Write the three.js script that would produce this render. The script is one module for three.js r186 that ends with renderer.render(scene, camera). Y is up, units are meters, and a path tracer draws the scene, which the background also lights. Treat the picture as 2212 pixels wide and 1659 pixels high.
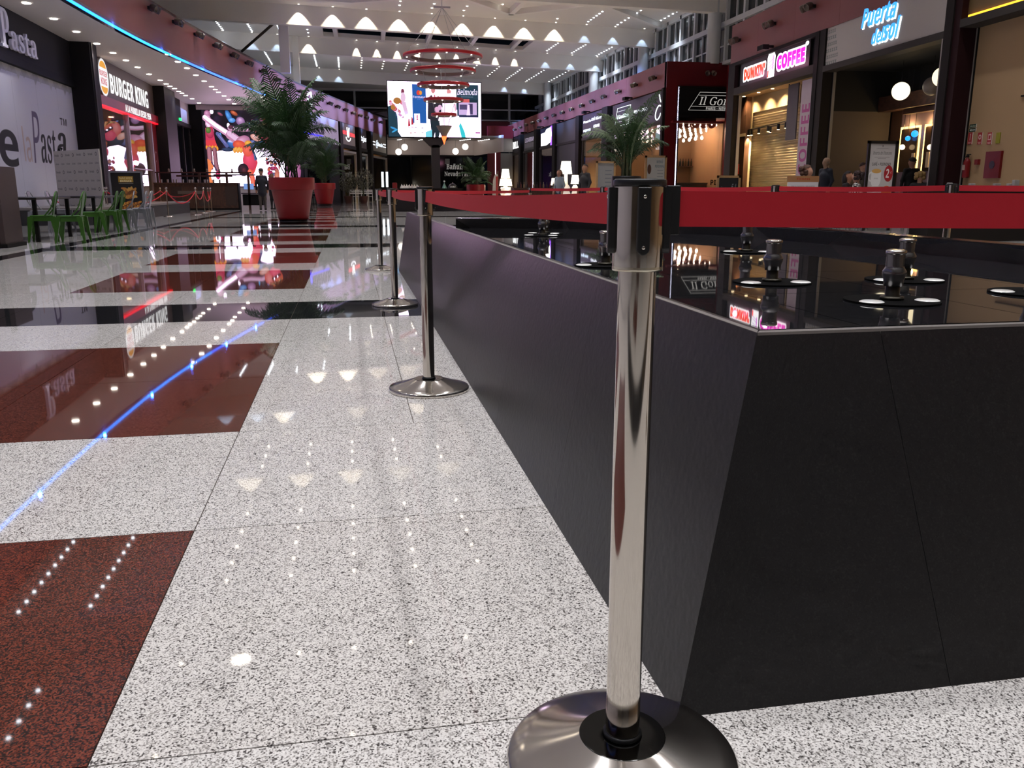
import * as THREE from 'three';
import { mergeGeometries, mergeVertices } from 'three/addons/utils/BufferGeometryUtils.js';
import { RoundedBoxGeometry } from 'three/addons/geometries/RoundedBoxGeometry.js';
import { TextGeometry } from 'three/addons/geometries/TextGeometry.js';
import { FontLoader } from 'three/addons/loaders/FontLoader.js';
import { MarchingCubes } from 'three/addons/objects/MarchingCubes.js';
import { RectAreaLightUniformsLib } from 'three/addons/lights/RectAreaLightUniformsLib.js';

// ---------------------------------------------------------------- camera, sky, exposure
// The photograph is 2212 x 1659. x runs across the hall, -z along it, the lens is 0.88 m above the floor.
const FOCAL = 1840, CX = 1106, CY = 829.5, EYE = 0.88, PITCH = 12.81 * Math.PI / 180, YAW = 10.57 * Math.PI / 180;
const scene = new THREE.Scene();
scene.background = new THREE.Color(0x04060a);                       // night sky behind the clerestory glass
const camera = new THREE.PerspectiveCamera(2 * Math.atan(CY / FOCAL) * 180 / Math.PI, 2212 / 1659, 0.05, 300);
const FW = new THREE.Vector3(Math.sin(YAW) * Math.cos(PITCH), -Math.sin(PITCH), -Math.cos(YAW) * Math.cos(PITCH));
camera.position.set(0, EYE, 0);
camera.lookAt(FW.clone().add(camera.position));
const renderer = new THREE.WebGLRenderer({ antialias: true });
renderer.toneMapping = THREE.LinearToneMapping;
renderer.toneMappingExposure = 1.02;
renderer.shadowMap.enabled = true;
RectAreaLightUniformsLib.init();
const HALL_SPOT = 42, BEAM_SPOT = 20, SOFFIT_SPOT = 9;             // candela of the ceiling downlights, beam washers, soffit downlights
const SCREEN_GLOW = 5, DISC_GLOW = 13;

// ---------------------------------------------------------------- pixel of the photograph -> point in the hall
const RT = new THREE.Vector3(Math.cos(YAW), 0, Math.sin(YAW)), UPV = new THREE.Vector3().crossVectors(RT, FW);
const ray = (x, y) => FW.clone().multiplyScalar(FOCAL).addScaledVector(RT, x - CX).addScaledVector(UPV, CY - y);
const hit = (d, t) => d.multiplyScalar(t).add(camera.position);
const atY = (x, y, h = 0) => { const d = ray(x, y); return hit(d, (h - EYE) / d.y); };
const atZ = (x, y, dist) => { const d = ray(x, y); return hit(d, -dist / d.z); };
const atX = (x, y, X) => { const d = ray(x, y); return hit(d, X / d.x); };

// ---------------------------------------------------------------- helpers
let seedState = 7;
const rnd = () => { seedState = (seedState + 0x6d2b79f5) | 0; let t = Math.imul(seedState ^ (seedState >>> 15), 1 | seedState); t = (t + Math.imul(t ^ (t >>> 7), 61 | t)) ^ t; return ((t ^ (t >>> 14)) >>> 0) / 4294967296; };
const rr = (a, b) => a + (b - a) * rnd();
const counts = new Map();
const numbered = (n) => { const k = counts.get(n) || 0; counts.set(n, k + 1); return k ? n + '_' + String(k).padStart(3, '0') : n; };
const V = (x, y, z) => new THREE.Vector3(x, y, z);
function tag(o, label, category, group, kind) {
  if (label) o.userData.label = label;
  if (category) o.userData.category = category;
  if (group) o.userData.group = group;
  if (kind) o.userData.kind = kind;
  return o;
}
function thing(name, label, category, [x, y, z] = [0, 0, 0], turn = 0, group) {
  const g = new THREE.Group(); g.name = numbered(name); g.position.set(x, y, z); g.rotation.y = turn; scene.add(g);
  return tag(g, label, category, group);
}
const G = (g) => Array.isArray(g) ? (g.length > 1 ? mergeGeometries(g.map((q) => { q = q.index ? q.toNonIndexed() : q; for (const k of Object.keys(q.attributes)) if (!['position', 'normal', 'uv'].includes(k)) q.deleteAttribute(k); return q; })) : g[0]) : g;
const APART = new Set(['mullion', 'jamb', 'side_wall', 'door_frame', 'frame', 'leg', 'cable', 'brace', 'apron', 'edge_post', 'transom', 'eye', 'ear', 'red_panel', 'inset_panel']);
function part(parent, name, geo, mat, label) {
  if (Array.isArray(geo) && geo.length > 1 && APART.has(name)) return geo.map((g) => part(parent, name, g, mat, label))[0];
  const m = new THREE.Mesh(G(geo), mat); m.name = name; if (label) m.userData.label = label; parent.add(m); return m; }
function single(name, label, category, geo, mat, [x, y, z] = [0, 0, 0], turn = 0, group) {
  const m = new THREE.Mesh(G(geo), mat); m.name = numbered(name); m.position.set(x, y, z); m.rotation.y = turn; scene.add(m); return tag(m, label, category, group);
}
function struct(name, geo, mat, label, category) { const m = new THREE.Mesh(G(geo), mat); m.name = name; scene.add(m); return tag(m, label, category, null, 'structure'); }
function dup(o, [x, y, z], turn, label, group) {
  const c = o.clone(); c.name = numbered(o.name.replace(/_\d{3}$/, '')); c.position.set(x, y, z); c.rotation.y = turn; scene.add(c);
  c.userData = { ...o.userData }; if (label) c.userData.label = label; if (group) c.userData.group = group; return c;
}
const box = (w, h, d, x = 0, y = 0, z = 0) => new THREE.BoxGeometry(w, h, d).translate(x, y, z);
const box2 = (x0, x1, y0, y1, z0, z1) => box(x1 - x0, y1 - y0, z1 - z0, (x0 + x1) / 2, (y0 + y1) / 2, (z0 + z1) / 2);
const rbox = (w, h, d, r, x = 0, y = 0, z = 0) => new RoundedBoxGeometry(w, h, d, 2, r).translate(x, y, z);
const cyl = (r0, r1, h, x = 0, y = 0, z = 0, n = 20) => new THREE.CylinderGeometry(r1, r0, h, n).translate(x, y + h / 2, z);   // r0 bottom, r1 top
const ball = (r, x = 0, y = 0, z = 0, n = 16) => new THREE.SphereGeometry(r, n, Math.ceil(n * 0.7)).translate(x, y, z);
const lathe = (pts, n = 40) => new THREE.LatheGeometry(pts.map((p) => new THREE.Vector2(p[0], p[1])), n);
const tube = (pts, r, seg = 24, n = 6) => new THREE.TubeGeometry(new THREE.CatmullRomCurve3(pts.map((p) => p.isVector3 ? p : V(...p))), seg, r, n);
const rod = (a, b, r, n = 8) => { const d = b.clone().sub(a), l = d.length(); return new THREE.CylinderGeometry(r, r, l, n).applyQuaternion(new THREE.Quaternion().setFromUnitVectors(V(0, 1, 0), d.normalize())).translate((a.x + b.x) / 2, (a.y + b.y) / 2, (a.z + b.z) / 2); };
function prism(poly, y0, y1) {                                        // plan polygon [[x, z]...] raised from y0 to y1
  const s = new THREE.Shape(poly.map(([x, z]) => new THREE.Vector2(x, -z)));
  return new THREE.ExtrudeGeometry(s, { depth: y1 - y0, bevelEnabled: false }).rotateX(-Math.PI / 2).translate(0, y0, 0);
}
function hexa(b, t) {                                                // 4 bottom and 4 top corners, in the same order round
  const p = [...b, ...t], q = [[0, 1, 5, 4], [1, 2, 6, 5], [2, 3, 7, 6], [3, 0, 4, 7], [4, 5, 6, 7], [3, 2, 1, 0]], pos = [], uv = [];
  const mid = p.reduce((s, v) => s.add(v), V(0, 0, 0)).multiplyScalar(1 / 8);
  for (const f of q) {
    let [a, c, d, e] = f.map((i) => p[i]);
    const n = c.clone().sub(a).cross(d.clone().sub(a));
    if (n.dot(a.clone().add(d).multiplyScalar(0.5).sub(mid)) < 0) [a, c, d, e] = [e, d, c, a];
    const w = c.distanceTo(a), h = e.distanceTo(a);
    for (const [v, u] of [[a, [0, 0]], [c, [w, 0]], [d, [w, h]], [a, [0, 0]], [d, [w, h]], [e, [0, h]]]) { pos.push(v.x, v.y, v.z); uv.push(...u); }
  }
  const g = new THREE.BufferGeometry();
  g.setAttribute('position', new THREE.Float32BufferAttribute(pos, 3)); g.setAttribute('uv', new THREE.Float32BufferAttribute(uv, 2)); g.computeVertexNormals(); return g;
}
// A frontage: origin on the floor, u along it (to the right as seen from the hall), n towards the hall. Local x = u, y = up, z = n.
function front(ox, oz, ux, uz) {
  const l = Math.hypot(ux, uz); ux /= l; uz /= l;
  const f = { turn: Math.atan2(-uz, ux), u: V(ux, 0, uz), n: V(-uz, 0, ux) };
  f.at = (s, y = 0, off = 0) => V(ox + ux * s - uz * off, y, oz + uz * s + ux * off);
  f.px = (x, y, off = 0) => { const d = ray(x, y), p = V(ox, 0, oz).addScaledVector(f.n, off), t = p.clone().sub(camera.position).dot(f.n) / d.dot(f.n); const q = hit(d, t); return [q.clone().sub(p).dot(f.u), q.y]; };
  f.s = (x, off = 0) => f.px(x, 400, off)[0];
  f.thing = (name, label, cat, s, y = 0, off = 0, group) => thing(name, label, cat, f.at(s, y, off).toArray(), f.turn, group);
  f.single = (name, label, cat, geo, mat, s, y = 0, off = 0, group) => single(name, label, cat, geo, mat, f.at(s, y, off).toArray(), f.turn, group);
  f.bake = (geo, s = 0, y = 0, off = 0) => { const p = f.at(s, y, off); return G(geo).clone().rotateY(f.turn).translate(p.x, p.y, p.z); };
  return f;
}

// ---------------------------------------------------------------- lights
function spot(pos, target, intensity, angle, color = 0xfbfaff, penumbra = 0.8, radius = 2, name = 'downlight') {
  const l = new THREE.SpotLight(color, intensity, 0, angle, penumbra, 2);
  l.position.copy(pos); l.target.position.copy(target); l.castShadow = true; l.shadow.radius = radius; l.shadow.mapSize.set(256, 256); l.name = name; scene.add(l, l.target); return l;
}
function point(pos, intensity, color = 0xffffff, radius = 3, name = 'lamp') { const l = new THREE.PointLight(color, intensity); l.position.copy(pos); l.castShadow = true; l.shadow.radius = radius; l.name = name; scene.add(l); return l; }
function area(pos, look, w, h, intensity, color, name = 'panel') { const l = new THREE.RectAreaLight(color, intensity, w, h); l.position.copy(pos); l.lookAt(look); l.name = name; scene.add(l); return l; }

// ---------------------------------------------------------------- materials
const mat = (color, roughness = 0.6, metalness = 0, more = {}) => new THREE.MeshStandardMaterial({ color: new THREE.Color(color), roughness, metalness, ...more });
const glow = (color, k, more = {}) => new THREE.MeshStandardMaterial({ color: new THREE.Color(0x111111), emissive: new THREE.Color(color), emissiveIntensity: k, roughness: 0.5, ...more });
function data(n, fn, srgb = true, m = n) {
  const a = new Uint8Array(n * m * 4);
  for (let y = 0; y < m; y++) for (let x = 0; x < n; x++) { const c = fn(x, y), i = (y * n + x) * 4; for (let k = 0; k < 3; k++) a[i + k] = Math.max(0, Math.min(255, c.length ? c[k] : c)); a[i + 3] = 255; }
  const t = new THREE.DataTexture(a, n, m); t.wrapS = t.wrapT = THREE.RepeatWrapping; t.magFilter = THREE.LinearFilter; t.minFilter = THREE.LinearMipmapLinearFilter; t.generateMipmaps = true;
  if (srgb) t.colorSpace = THREE.SRGBColorSpace; t.needsUpdate = true; return t;
}
function valueNoise(n, cells) {                                       // tileable smooth noise, n pixels, cells across
  const g = Float32Array.from({ length: cells * cells }, () => rnd());
  return (x, y) => { const fx = x / n * cells, fy = y / n * cells, x0 = Math.floor(fx), y0 = Math.floor(fy), tx = fx - x0, ty = fy - y0, a = tx * tx * (3 - 2 * tx), b = ty * ty * (3 - 2 * ty), q = (i, j) => g[((j + cells) % cells) * cells + ((i + cells) % cells)]; return (q(x0, y0) * (1 - a) + q(x0 + 1, y0) * a) * (1 - b) + (q(x0, y0 + 1) * (1 - a) + q(x0 + 1, y0 + 1) * a) * b; };
}
const mix3 = (a, b, t) => [0, 1, 2].map((k) => a[k] + (b[k] - a[k]) * t);
function granite(base, light, mid, dark, kMid, kDark) {
  const n = 1024, n1 = valueNoise(n, 480), n2 = valueNoise(n, 420), n3 = valueNoise(n, 360), n4 = valueNoise(n, 60);
  return data(n, (x, y) => {
    let c = mix3(base, light, n1(x, y));
    const a = n2(x, y) * 0.9 + n4(x, y) * 0.1, b = n3(x, y) * 0.75 + n1(x + 31, y + 17) * 0.25;
    if (a > kMid) c = mix3(c, mid, Math.min(1, (a - kMid) * 9));
    if (b > kDark) c = mix3(c, dark, Math.min(1, (b - kDark) * 9));
    return c;
  });
}
const texWhite = granite([200, 196, 191], [224, 221, 216], [156, 152, 147], [70, 66, 64], 0.58, 0.65);
const texRed = granite([100, 47, 37], [126, 66, 50], [70, 38, 32], [38, 30, 29], 0.50, 0.56);
const texBlack = granite([24, 24, 26], [34, 34, 36], [46, 46, 48], [14, 14, 16], 0.64, 0.66);
const polish = { roughness: 0.025, metalness: 0 };
const dull = (c, r = 0.65) => new THREE.MeshPhysicalMaterial({ color: new THREE.Color(c), roughness: r, specularIntensity: 0.3 });
const M = {
  white: new THREE.MeshPhysicalMaterial({ map: texWhite, ...polish }), white2: new THREE.MeshPhysicalMaterial({ map: texWhite, color: new THREE.Color('#fbfaf9'), ...polish }),
  red: new THREE.MeshPhysicalMaterial({ map: texRed, ...polish }), black: new THREE.MeshPhysicalMaterial({ map: texBlack, ...polish, roughness: 0.02 }),
  grout: mat('#54483f', 0.8), ceiling: mat('#e9e6e2', 0.7), beam: mat('#eceae6', 0.65), soffit: mat('#d6cfca', 0.6), fascia: mat('#824644', 0.5), fasciaDeep: mat('#641018', 0.42),
  frame: dull('#221e1c'), frameDark: dull('#151312'), frameGrey: dull('#3d3936'), steelWhite: mat('#c9cdd0', 0.5), night: mat('#0a0d10', 0.2),
  chrome: new THREE.MeshPhysicalMaterial({ color: new THREE.Color('#d2ccc4'), roughness: 0.12, metalness: 1 }), brushed: new THREE.MeshPhysicalMaterial({ color: new THREE.Color('#cfc8be'), roughness: 0.08, metalness: 1 }),
  blackPlastic: mat('#0d0d0e', 0.42), rubber: mat('#111111', 0.7), belt: mat('#b4081f', 0.75), white_paint: mat('#e6e2da', 0.5), black_gloss: mat('#0b0b0c', 0.15),
  glass: new THREE.MeshPhysicalMaterial({ color: new THREE.Color('#f2f6f6'), roughness: 0.02, transmission: 1, thickness: 0, ior: 1.5 }),
  darkGlass: mat('#0b0e11', 0.06), clereGlass: mat('#2c3236', 0.12), wood: null, tan: mat('#a98a66', 0.7), grey: mat('#77736f', 0.6),  // clereGlass has a grey-blue reflection put into its colour
};
function woodTex(a, b) { const n = 256, n1 = valueNoise(n, 6), n2 = valueNoise(n, 64); return data(n, (x, y) => mix3(a, b, Math.min(1, Math.max(0, 0.5 + 0.5 * Math.sin((x / n * 12 + n1(x, y) * 3) * 6.28) * 0.5 + (n2(x, y * 0.1) - 0.5) * 0.8)))); }
M.wood = mat('#ffffff', 0.55, 0, { map: woodTex([58, 36, 24], [88, 56, 38]) });
M.woodLight = mat('#ffffff', 0.6, 0, { map: woodTex([150, 116, 76], [182, 146, 100]) });
const stoneBump = (() => { const n = 256, a = valueNoise(n, 64), b = valueNoise(n, 128); return data(n, (x, y) => 255 * (a(x, y) * 0.5 + b(x, y) * 0.5), false); })();
M.stone = new THREE.MeshPhysicalMaterial({ map: granite([24, 23, 24], [30, 29, 30], [38, 37, 37], [17, 17, 18], 0.66, 0.68), roughness: 0.36, bumpMap: stoneBump, bumpScale: 0.0006 });
M.stoneTop = new THREE.MeshPhysicalMaterial({ map: texBlack, roughness: 0.02, ior: 1.6 });
M.stoneEdge = mat('#6d6864', 0.5);  // paler grey than the rest of the stone
function canvasTex(w, h, draw) { const c = document.createElement('canvas'); c.width = w; c.height = h; const x = c.getContext('2d'); draw(x, w, h); const t = new THREE.CanvasTexture(c); t.colorSpace = THREE.SRGBColorSpace; t.magFilter = THREE.LinearFilter; return t; }
const printed = (tex, roughness = 0.6, more = {}) => new THREE.MeshStandardMaterial({ map: tex, roughness, ...more });
const lit = (tex, k, board = '#101010', roughness = 0.5) => new THREE.MeshStandardMaterial({ color: new THREE.Color(board), emissive: new THREE.Color(0xffffff), emissiveMap: tex, emissiveIntensity: k, roughness });
const faced = (side, face) => [side, side, side, side, face, side];       // a box whose hall side carries the print
function text(x, s, cx, cy, font, color, maxW, align = 'center') { x.font = font; x.fillStyle = color; x.textAlign = align; x.textBaseline = 'middle'; if (maxW) x.fillText(s, cx, cy, maxW); else x.fillText(s, cx, cy); }
const loader = new FontLoader(), fontBold = await loader.loadAsync('fonts/droid/droid_sans_bold.typeface.json'), fontSerif = await loader.loadAsync('fonts/droid/droid_serif_bold.typeface.json');
function letters(s, height, depth, width, font = fontBold) {
  const g = new TextGeometry(s, { font, size: height, depth, curveSegments: 3, bevelEnabled: false }); g.computeBoundingBox();
  const b = g.boundingBox, k = width ? width / (b.max.x - b.min.x) : 1; g.translate(-b.min.x, 0, 0).scale(k, 1, 1); return g;
}
// ================================================================ THE SETTING
// ---- floor: 0.967 m granite slabs in bands across the hall; every fourth course a pair of red ones, every eighth black
const PITCHZ = 0.967, rowZ = (k) => -(1.27 + PITCHZ * k);
{
  const floor = struct('floor', box2(-15, 24, -0.2, -0.006, -94, 31), M.grout, 'polished granite floor in white, red and black bands', 'floor');
  const colX = [-8.45, -7.45, -6.45, -5.45, -4.75, -4.45, -3.45, -2.45, -1.44, -0.44, 0.21];
  for (let x = 1.2; x < 23; x += 0.99) colX.push(x);
  colX.unshift(-14.4, -13.4, -12.4, -11.4, -10.4, -9.45);
  const bandOf = (k) => [null, 'W', 'R', 'R', 'W', 'B', 'W', 'R'][((k % 8) + 8) % 8] || 'R';   // k%8: 0 R,1 W,2 R,3 R,4 W,5 B,6 W,7 R
  const geos = new Map(), near = [], rest = { white: [], red: [], black: [] };
  const slab = (w, d, v) => { const key = w.toFixed(3) + d.toFixed(3) + v; if (!geos.has(key)) { const g = box(w, 0.02, d, 0, -0.01, 0), uv = g.attributes.uv, p = g.attributes.position; for (let i = 0; i < uv.count; i++) uv.setXY(i, p.getX(i) * (v & 1 ? -1 : 1) + v * 0.31, p.getZ(i) + v * 0.43); geos.set(key, g); } return geos.get(key); };
  for (let k = -33; k < 94; k++) for (let c = 0; c + 1 < colX.length; c++) {
    let x0 = colX[c], x1 = colX[c + 1]; if (k < 2 && x0 === 0.21) continue; if (k < 2 && x1 === 0.21) x1 = 1.2;
    const z = (rowZ(k) + rowZ(k + 1)) / 2, xc = (x0 + x1) / 2;
    if (xc > 1 && xc < 2 && z < -1.6 && z > -5.5) continue;           // under the fountain
    let b = bandOf(k);
    if (b === 'R' && !(xc > -2.45 && xc < -0.44)) b = 'W';
    if (b === 'B' && xc < -4.6) b = 'W';
    if (xc > -4.76 && xc < -4.44) b = 'B';
    const m = { W: (k * 7 + c * 3) % 5 ? M.white : M.white2, R: M.red, B: M.black }[b];
    const d = V(xc, 0, z).sub(camera.position), depth = d.dot(FW);
    let big = 0;
    if (depth > 0.4) { const X = CX + FOCAL * d.dot(RT) / depth, Y = CY - FOCAL * d.dot(UPV) / depth; if (X > -260 && X < 2300 && Y < 1900 && xc > -4.8 && (xc < 0.6 || (xc > 0.5 && z > -1.7))) big = (x1 - x0) * PITCHZ / (depth * depth * depth); }
    near.push({ big, x: xc, z, w: x1 - x0 - 0.003, d: PITCHZ - 0.003, m, b });
  }
  near.sort((a, b) => b.big - a.big);
  near.forEach((t, i) => {
    const g = slab(t.w, t.d, i % 4);
    if (i < 290 && t.big > 0) { const o = part(floor, 'floor_slab', g, t.m); o.position.set(t.x, 0, t.z); } else { rest[{ W: 'white', R: 'red', B: 'black' }[t.b]].push(g.clone().translate(t.x, 0, t.z)); }
  });
  for (const k of ['white', 'red', 'black']) if (rest[k].length) tag(part(floor, k + '_floor_slabs', rest[k], M[k]), null, null, null, 'stuff');
}
// ---- ceiling 10.5 m up, with deep white cross beams
const CEIL = 10.5, BEAMLOW = 9.5;
const beams = [                                                        // [x, z] at the left and at the right end
  [[-14, -20.6], [22, -22.6]], [[-14, -30.5], [22, -33.0]], [[-14, -40.0], [20, -42.8]], [[-14, -48.0], [20, -53.6]], [[-14, -57.0], [20, -65.0]], [[-14, -70.5], [20, -81.4]],
];
{
  const cut = [];                                                     // the long ceiling recess between the fourth and the fifth beam is left open
  const zA = (x) => -48.0 + (x + 14) / 34 * -5.6, zB = (x) => -57.0 + (x + 14) / 34 * -8;
  const x0 = -1.2, x1 = 12.4, f = (x, t) => [x, zA(x) - 0.45 + (zB(x) + 0.6 - zA(x)) * t];
  const outer = new THREE.Shape([[-15, 31], [24, 31], [24, -94], [-15, -94]].map(([x, z]) => new THREE.Vector2(x, -z)));
  outer.holes.push(new THREE.Path([f(x0, 0.12), f(x1, 0.12), f(x1, 0.93), f(x0, 0.93)].map(([x, z]) => new THREE.Vector2(x, -z))));
  struct('ceiling', new THREE.ExtrudeGeometry(outer, { depth: 0.25, bevelEnabled: false }).rotateX(-Math.PI / 2).translate(0, CEIL, 0), M.ceiling, 'high white ceiling with rows of small downlights', 'ceiling');
  const lid = struct('ceiling_001', prism([f(x0 - 0.5, 0.05), f(x1 + 0.5, 0.05), f(x1 + 0.5, 1), f(x0 - 0.5, 1)], CEIL + 1.0, CEIL + 1.15), M.frameGrey, 'dark louvred recess in the ceiling', 'ceiling');
  for (let i = 0; i < 9; i++) { const t = 0.14 + i * 0.095, a = f(x0 - 0.2, t), b = f(x1 + 0.2, t); part(lid, 'louvre', hexa([V(a[0], CEIL + 0.55, a[1]), V(b[0], CEIL + 0.55, b[1]), V(b[0], CEIL + 0.55, b[1] - 0.35), V(a[0], CEIL + 0.55, a[1] - 0.35)], [V(a[0], CEIL + 0.75, a[1] + 0.2), V(b[0], CEIL + 0.75, b[1] + 0.2), V(b[0], CEIL + 0.75, b[1] - 0.15), V(a[0], CEIL + 0.75, a[1] - 0.15)]), M.frameGrey); }
  for (let i = 0; i < 5; i++) { const x = x0 + 0.6 + i * 3.0, a = f(x, 0.08), b = f(x + 0.2, 0.97); part(lid, 'rafter', hexa([V(a[0] - 0.13, CEIL, a[1]), V(a[0] + 0.13, CEIL, a[1]), V(b[0] + 0.13, CEIL, b[1]), V(b[0] - 0.13, CEIL, b[1])], [V(a[0] - 0.13, CEIL + 0.35, a[1]), V(a[0] + 0.13, CEIL + 0.35, a[1]), V(b[0] + 0.13, CEIL + 0.35, b[1]), V(b[0] - 0.13, CEIL + 0.35, b[1])]), M.beam); }
  beams.forEach(([[xa, za], [xb, zb]], i) => struct('trim_' + (i + 1), hexa([V(xa, BEAMLOW, za), V(xb, BEAMLOW, zb), V(xb, BEAMLOW, zb - 0.5), V(xa, BEAMLOW, za - 0.5)], [V(xa, CEIL, za), V(xb, CEIL, zb), V(xb, CEIL, zb - 0.5), V(xa, CEIL, za - 0.5)]), M.beam, 'deep white beam across the hall under the ceiling', 'beam'));
  // folded ribs on the ceiling in front of the fourth beam
  const rib = (a, b, w, h) => { const d = b.clone().sub(a), n = V(-d.z, 0, d.x).normalize().multiplyScalar(w / 2); return hexa([a.clone().add(n), b.clone().add(n), b.clone().sub(n), a.clone().sub(n)].map((v) => v.clone().setY(CEIL - h)), [a.clone().add(n), b.clone().add(n), b.clone().sub(n), a.clone().sub(n)].map((v) => v.clone().setY(CEIL))); };
  const apex = atY(1103, 34, CEIL - 0.3), tipL = atY(1003, 0, CEIL - 0.3), tipR = atY(1140, 0, CEIL - 0.3), far2 = atY(1302, 12, CEIL - 0.3), kn = atY(1318, 20, CEIL - 0.3), kn2 = atY(1425, 62, CEIL - 0.3), tl2 = atY(760, 8, CEIL - 0.3), tl3 = atY(640, 0, CEIL - 0.3), tl4 = atY(880, 0, CEIL - 0.3);
  [[tipL, apex], [tipR, apex], [apex, far2], [far2, kn], [kn, kn2], [tl3, tl2], [tl2, tl4]].forEach(([a, b], i) => struct('trim_' + (7 + i), rib(a, b, 0.28, 0.28), M.beam, 'slim white rib folded across the ceiling', 'beam'));
  for (const n of ['trim_7', 'trim_8', 'trim_9', 'trim_10', 'trim_11', 'trim_12', 'trim_13']) scene.getObjectByName(n).userData.group = 'slim ribs folded across the ceiling';
  for (let i = 1; i < 7; i++) scene.getObjectByName('trim_' + i).userData.group = 'deep cross beams of the hall';
}
// ---- outer walls that close the hall
struct('wall_front', box2(-15, 24, 0, CEIL, 30.6, 31), M.grey, 'white end wall of the hall', 'wall');
struct('wall_left', box2(-14.9, -14.6, 0, CEIL, -94, 31), M.ceiling, 'outer wall behind the left row of shops', 'wall');
struct('wall_right', box2(23.4, 23.7, 0, 10.5, -94, 31), M.ceiling, 'outer wall behind the right row of shops', 'wall');
// ---- far end: glazed upper wall over a dark shop
{
  const wb = struct('wall_back', [box2(-15, 24, 10.3, CEIL, -88.6, -88.2), box2(-15, 3.6, 0, 6.2, -88.6, -88.2), box2(16.2, 24, 0, 7.6, -88.6, -88.2)], M.ceiling, 'end wall round the tall glazing', 'wall');
  const red = part(wb, 'red_wall_panel', [box2(11.0, 16.2, 5.9, 7.62, -88.25, -88.0)], M.fasciaDeep, 'dark red panel under the glazing');
  const win = new THREE.Group(); win.name = 'window_1'; scene.add(win); tag(win, 'tall dark glazing at the far end with white mullions', 'window', null, 'structure');
  const xs = [-6, -2.55, 0.9, 4.35, 7.8, 11.2, 12.55, 16.2, 19.6, 23], ys = [6.3, 7.75, 8.75, 10.3];
  for (let i = 0; i + 1 < xs.length; i++) for (let j = 0; j < 3; j++) part(win, 'window_pane', box2(xs[i] + 0.06, xs[i + 1] - 0.06, ys[j] + 0.04, ys[j + 1] - 0.04, -88.5, -88.47), M.darkGlass);
  for (const x of xs) part(win, 'mullion', box2(x - 0.1, x + 0.1, 6.2, 10.3, -88.5, -88.25), M.steelWhite);
  for (const y of ys.slice(1, 3)) part(win, 'transom', box2(-6, 23, y - 0.06, y + 0.06, -88.5, -88.3), M.steelWhite);
  part(win, 'brace', [rod(V(-2.55, 7.75, -88.35), V(0.9, 8.75, -88.35), 0.05), rod(V(-2.55, 8.75, -88.35), V(0.9, 7.75, -88.35), 0.05), rod(V(0.9, 7.75, -88.35), V(4.35, 8.75, -88.35), 0.05), rod(V(0.9, 8.75, -88.35), V(4.35, 7.75, -88.35), 0.05)], M.frameGrey);
}
// ---- clerestory over the right row of shops
{
  const X = 18.95, w = new THREE.Group(); w.name = 'window_2'; scene.add(w); tag(w, 'grey steel clerestory windows above the right row of shops', 'window', null, 'structure');
  const zs = []; for (let z = -16; z > -88; z -= 2.05) zs.push(z);
  for (let i = 0; i + 1 < zs.length; i++) {
    part(w, 'window_pane', box2(X, X + 0.02, 7.2, 8.85, zs[i + 1] + 0.1, zs[i] - 0.1), M.clereGlass);
    part(w, 'window_pane', box2(X, X + 0.02, 9.1, 10.4, zs[i + 1] + 0.07, zs[i] - 0.07), M.clereGlass);
    part(w, 'mullion', box2(X - 0.16, X + 0.1, 7.1, CEIL, zs[i] - 0.1, zs[i] + 0.1), M.steelWhite);
    part(w, 'mullion', box2(X - 0.08, X + 0.06, 7.1, CEIL, zs[i] - 1.07, zs[i] - 0.98), M.steelWhite);
    part(w, 'sash_rail', box2(X - 0.06, X + 0.06, 7.95, 8.02, zs[i + 1] + 0.1, zs[i] - 0.1), M.steelWhite);
  }
  part(w, 'transom', box2(X - 0.2, X + 0.12, 8.85, 9.1, -88, -16), M.steelWhite);
  part(w, 'sill', box2(X - 0.2, X + 0.12, 7.05, 7.2, -88, -16), M.steelWhite);
  part(w, 'head', box2(X - 0.16, X + 0.1, 10.3, CEIL, -88, -16), M.steelWhite);
  struct('ceiling_002', box2(15.86, 23.4, 6.95, 7.1, -88, -42.76), M.grey, 'flat roof of the right row of shops', 'roof');
  struct('wall_right_001', box2(18.9, 23.4, 0, 7.0, -42.4, -42.2), M.fasciaDeep, 'dark red cross wall', 'wall');
  for (const [i, z] of [[0, -42.6], [1, -53.4], [2, -64.6], [3, -80]]) single('round_column', 'round white column in front of the clerestory windows', 'column', cyl(0.34, 0.34, CEIL - 7.1, 0, 0, 0, 28), M.steelWhite, [18.35, 7.1, z - 0.4], 0, 'round columns along the clerestory');
}
// ---- left: curved fascia over the walk, soffit behind it
const fasciaPts = [[-7.2, 30.6], [-7.15, 9], [-7.1, -10], [-7.02, -20], [-6.86, -25.2], [-6.49, -31.1], [-5.68, -37.4], [-4.65, -43.7], [-3.6, -49.6], [-3.05, -53.5], [-0.45, -64.15], [3.5, -81.3]];
const fasciaCurve = new THREE.CatmullRomCurve3(fasciaPts.map(([x, z]) => V(x, 0, z)), false, 'centripetal');
const SOFFIT = 5.65, FTOP = 7.15;
const fasciaAt = (px, y) => { let lo = 0.3, hi = 1; for (let i = 0; i < 40; i++) { const m = (lo + hi) / 2, p = fasciaCurve.getPointAt(m).setY(y).sub(camera.position), x = CX + FOCAL * p.dot(RT) / p.dot(FW); if (x < px) lo = m; else hi = m; } const t = (lo + hi) / 2, p = fasciaCurve.getPointAt(t), d = fasciaCurve.getTangentAt(t); return { t, p, n: V(-d.z, 0, d.x) }; };
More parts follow.
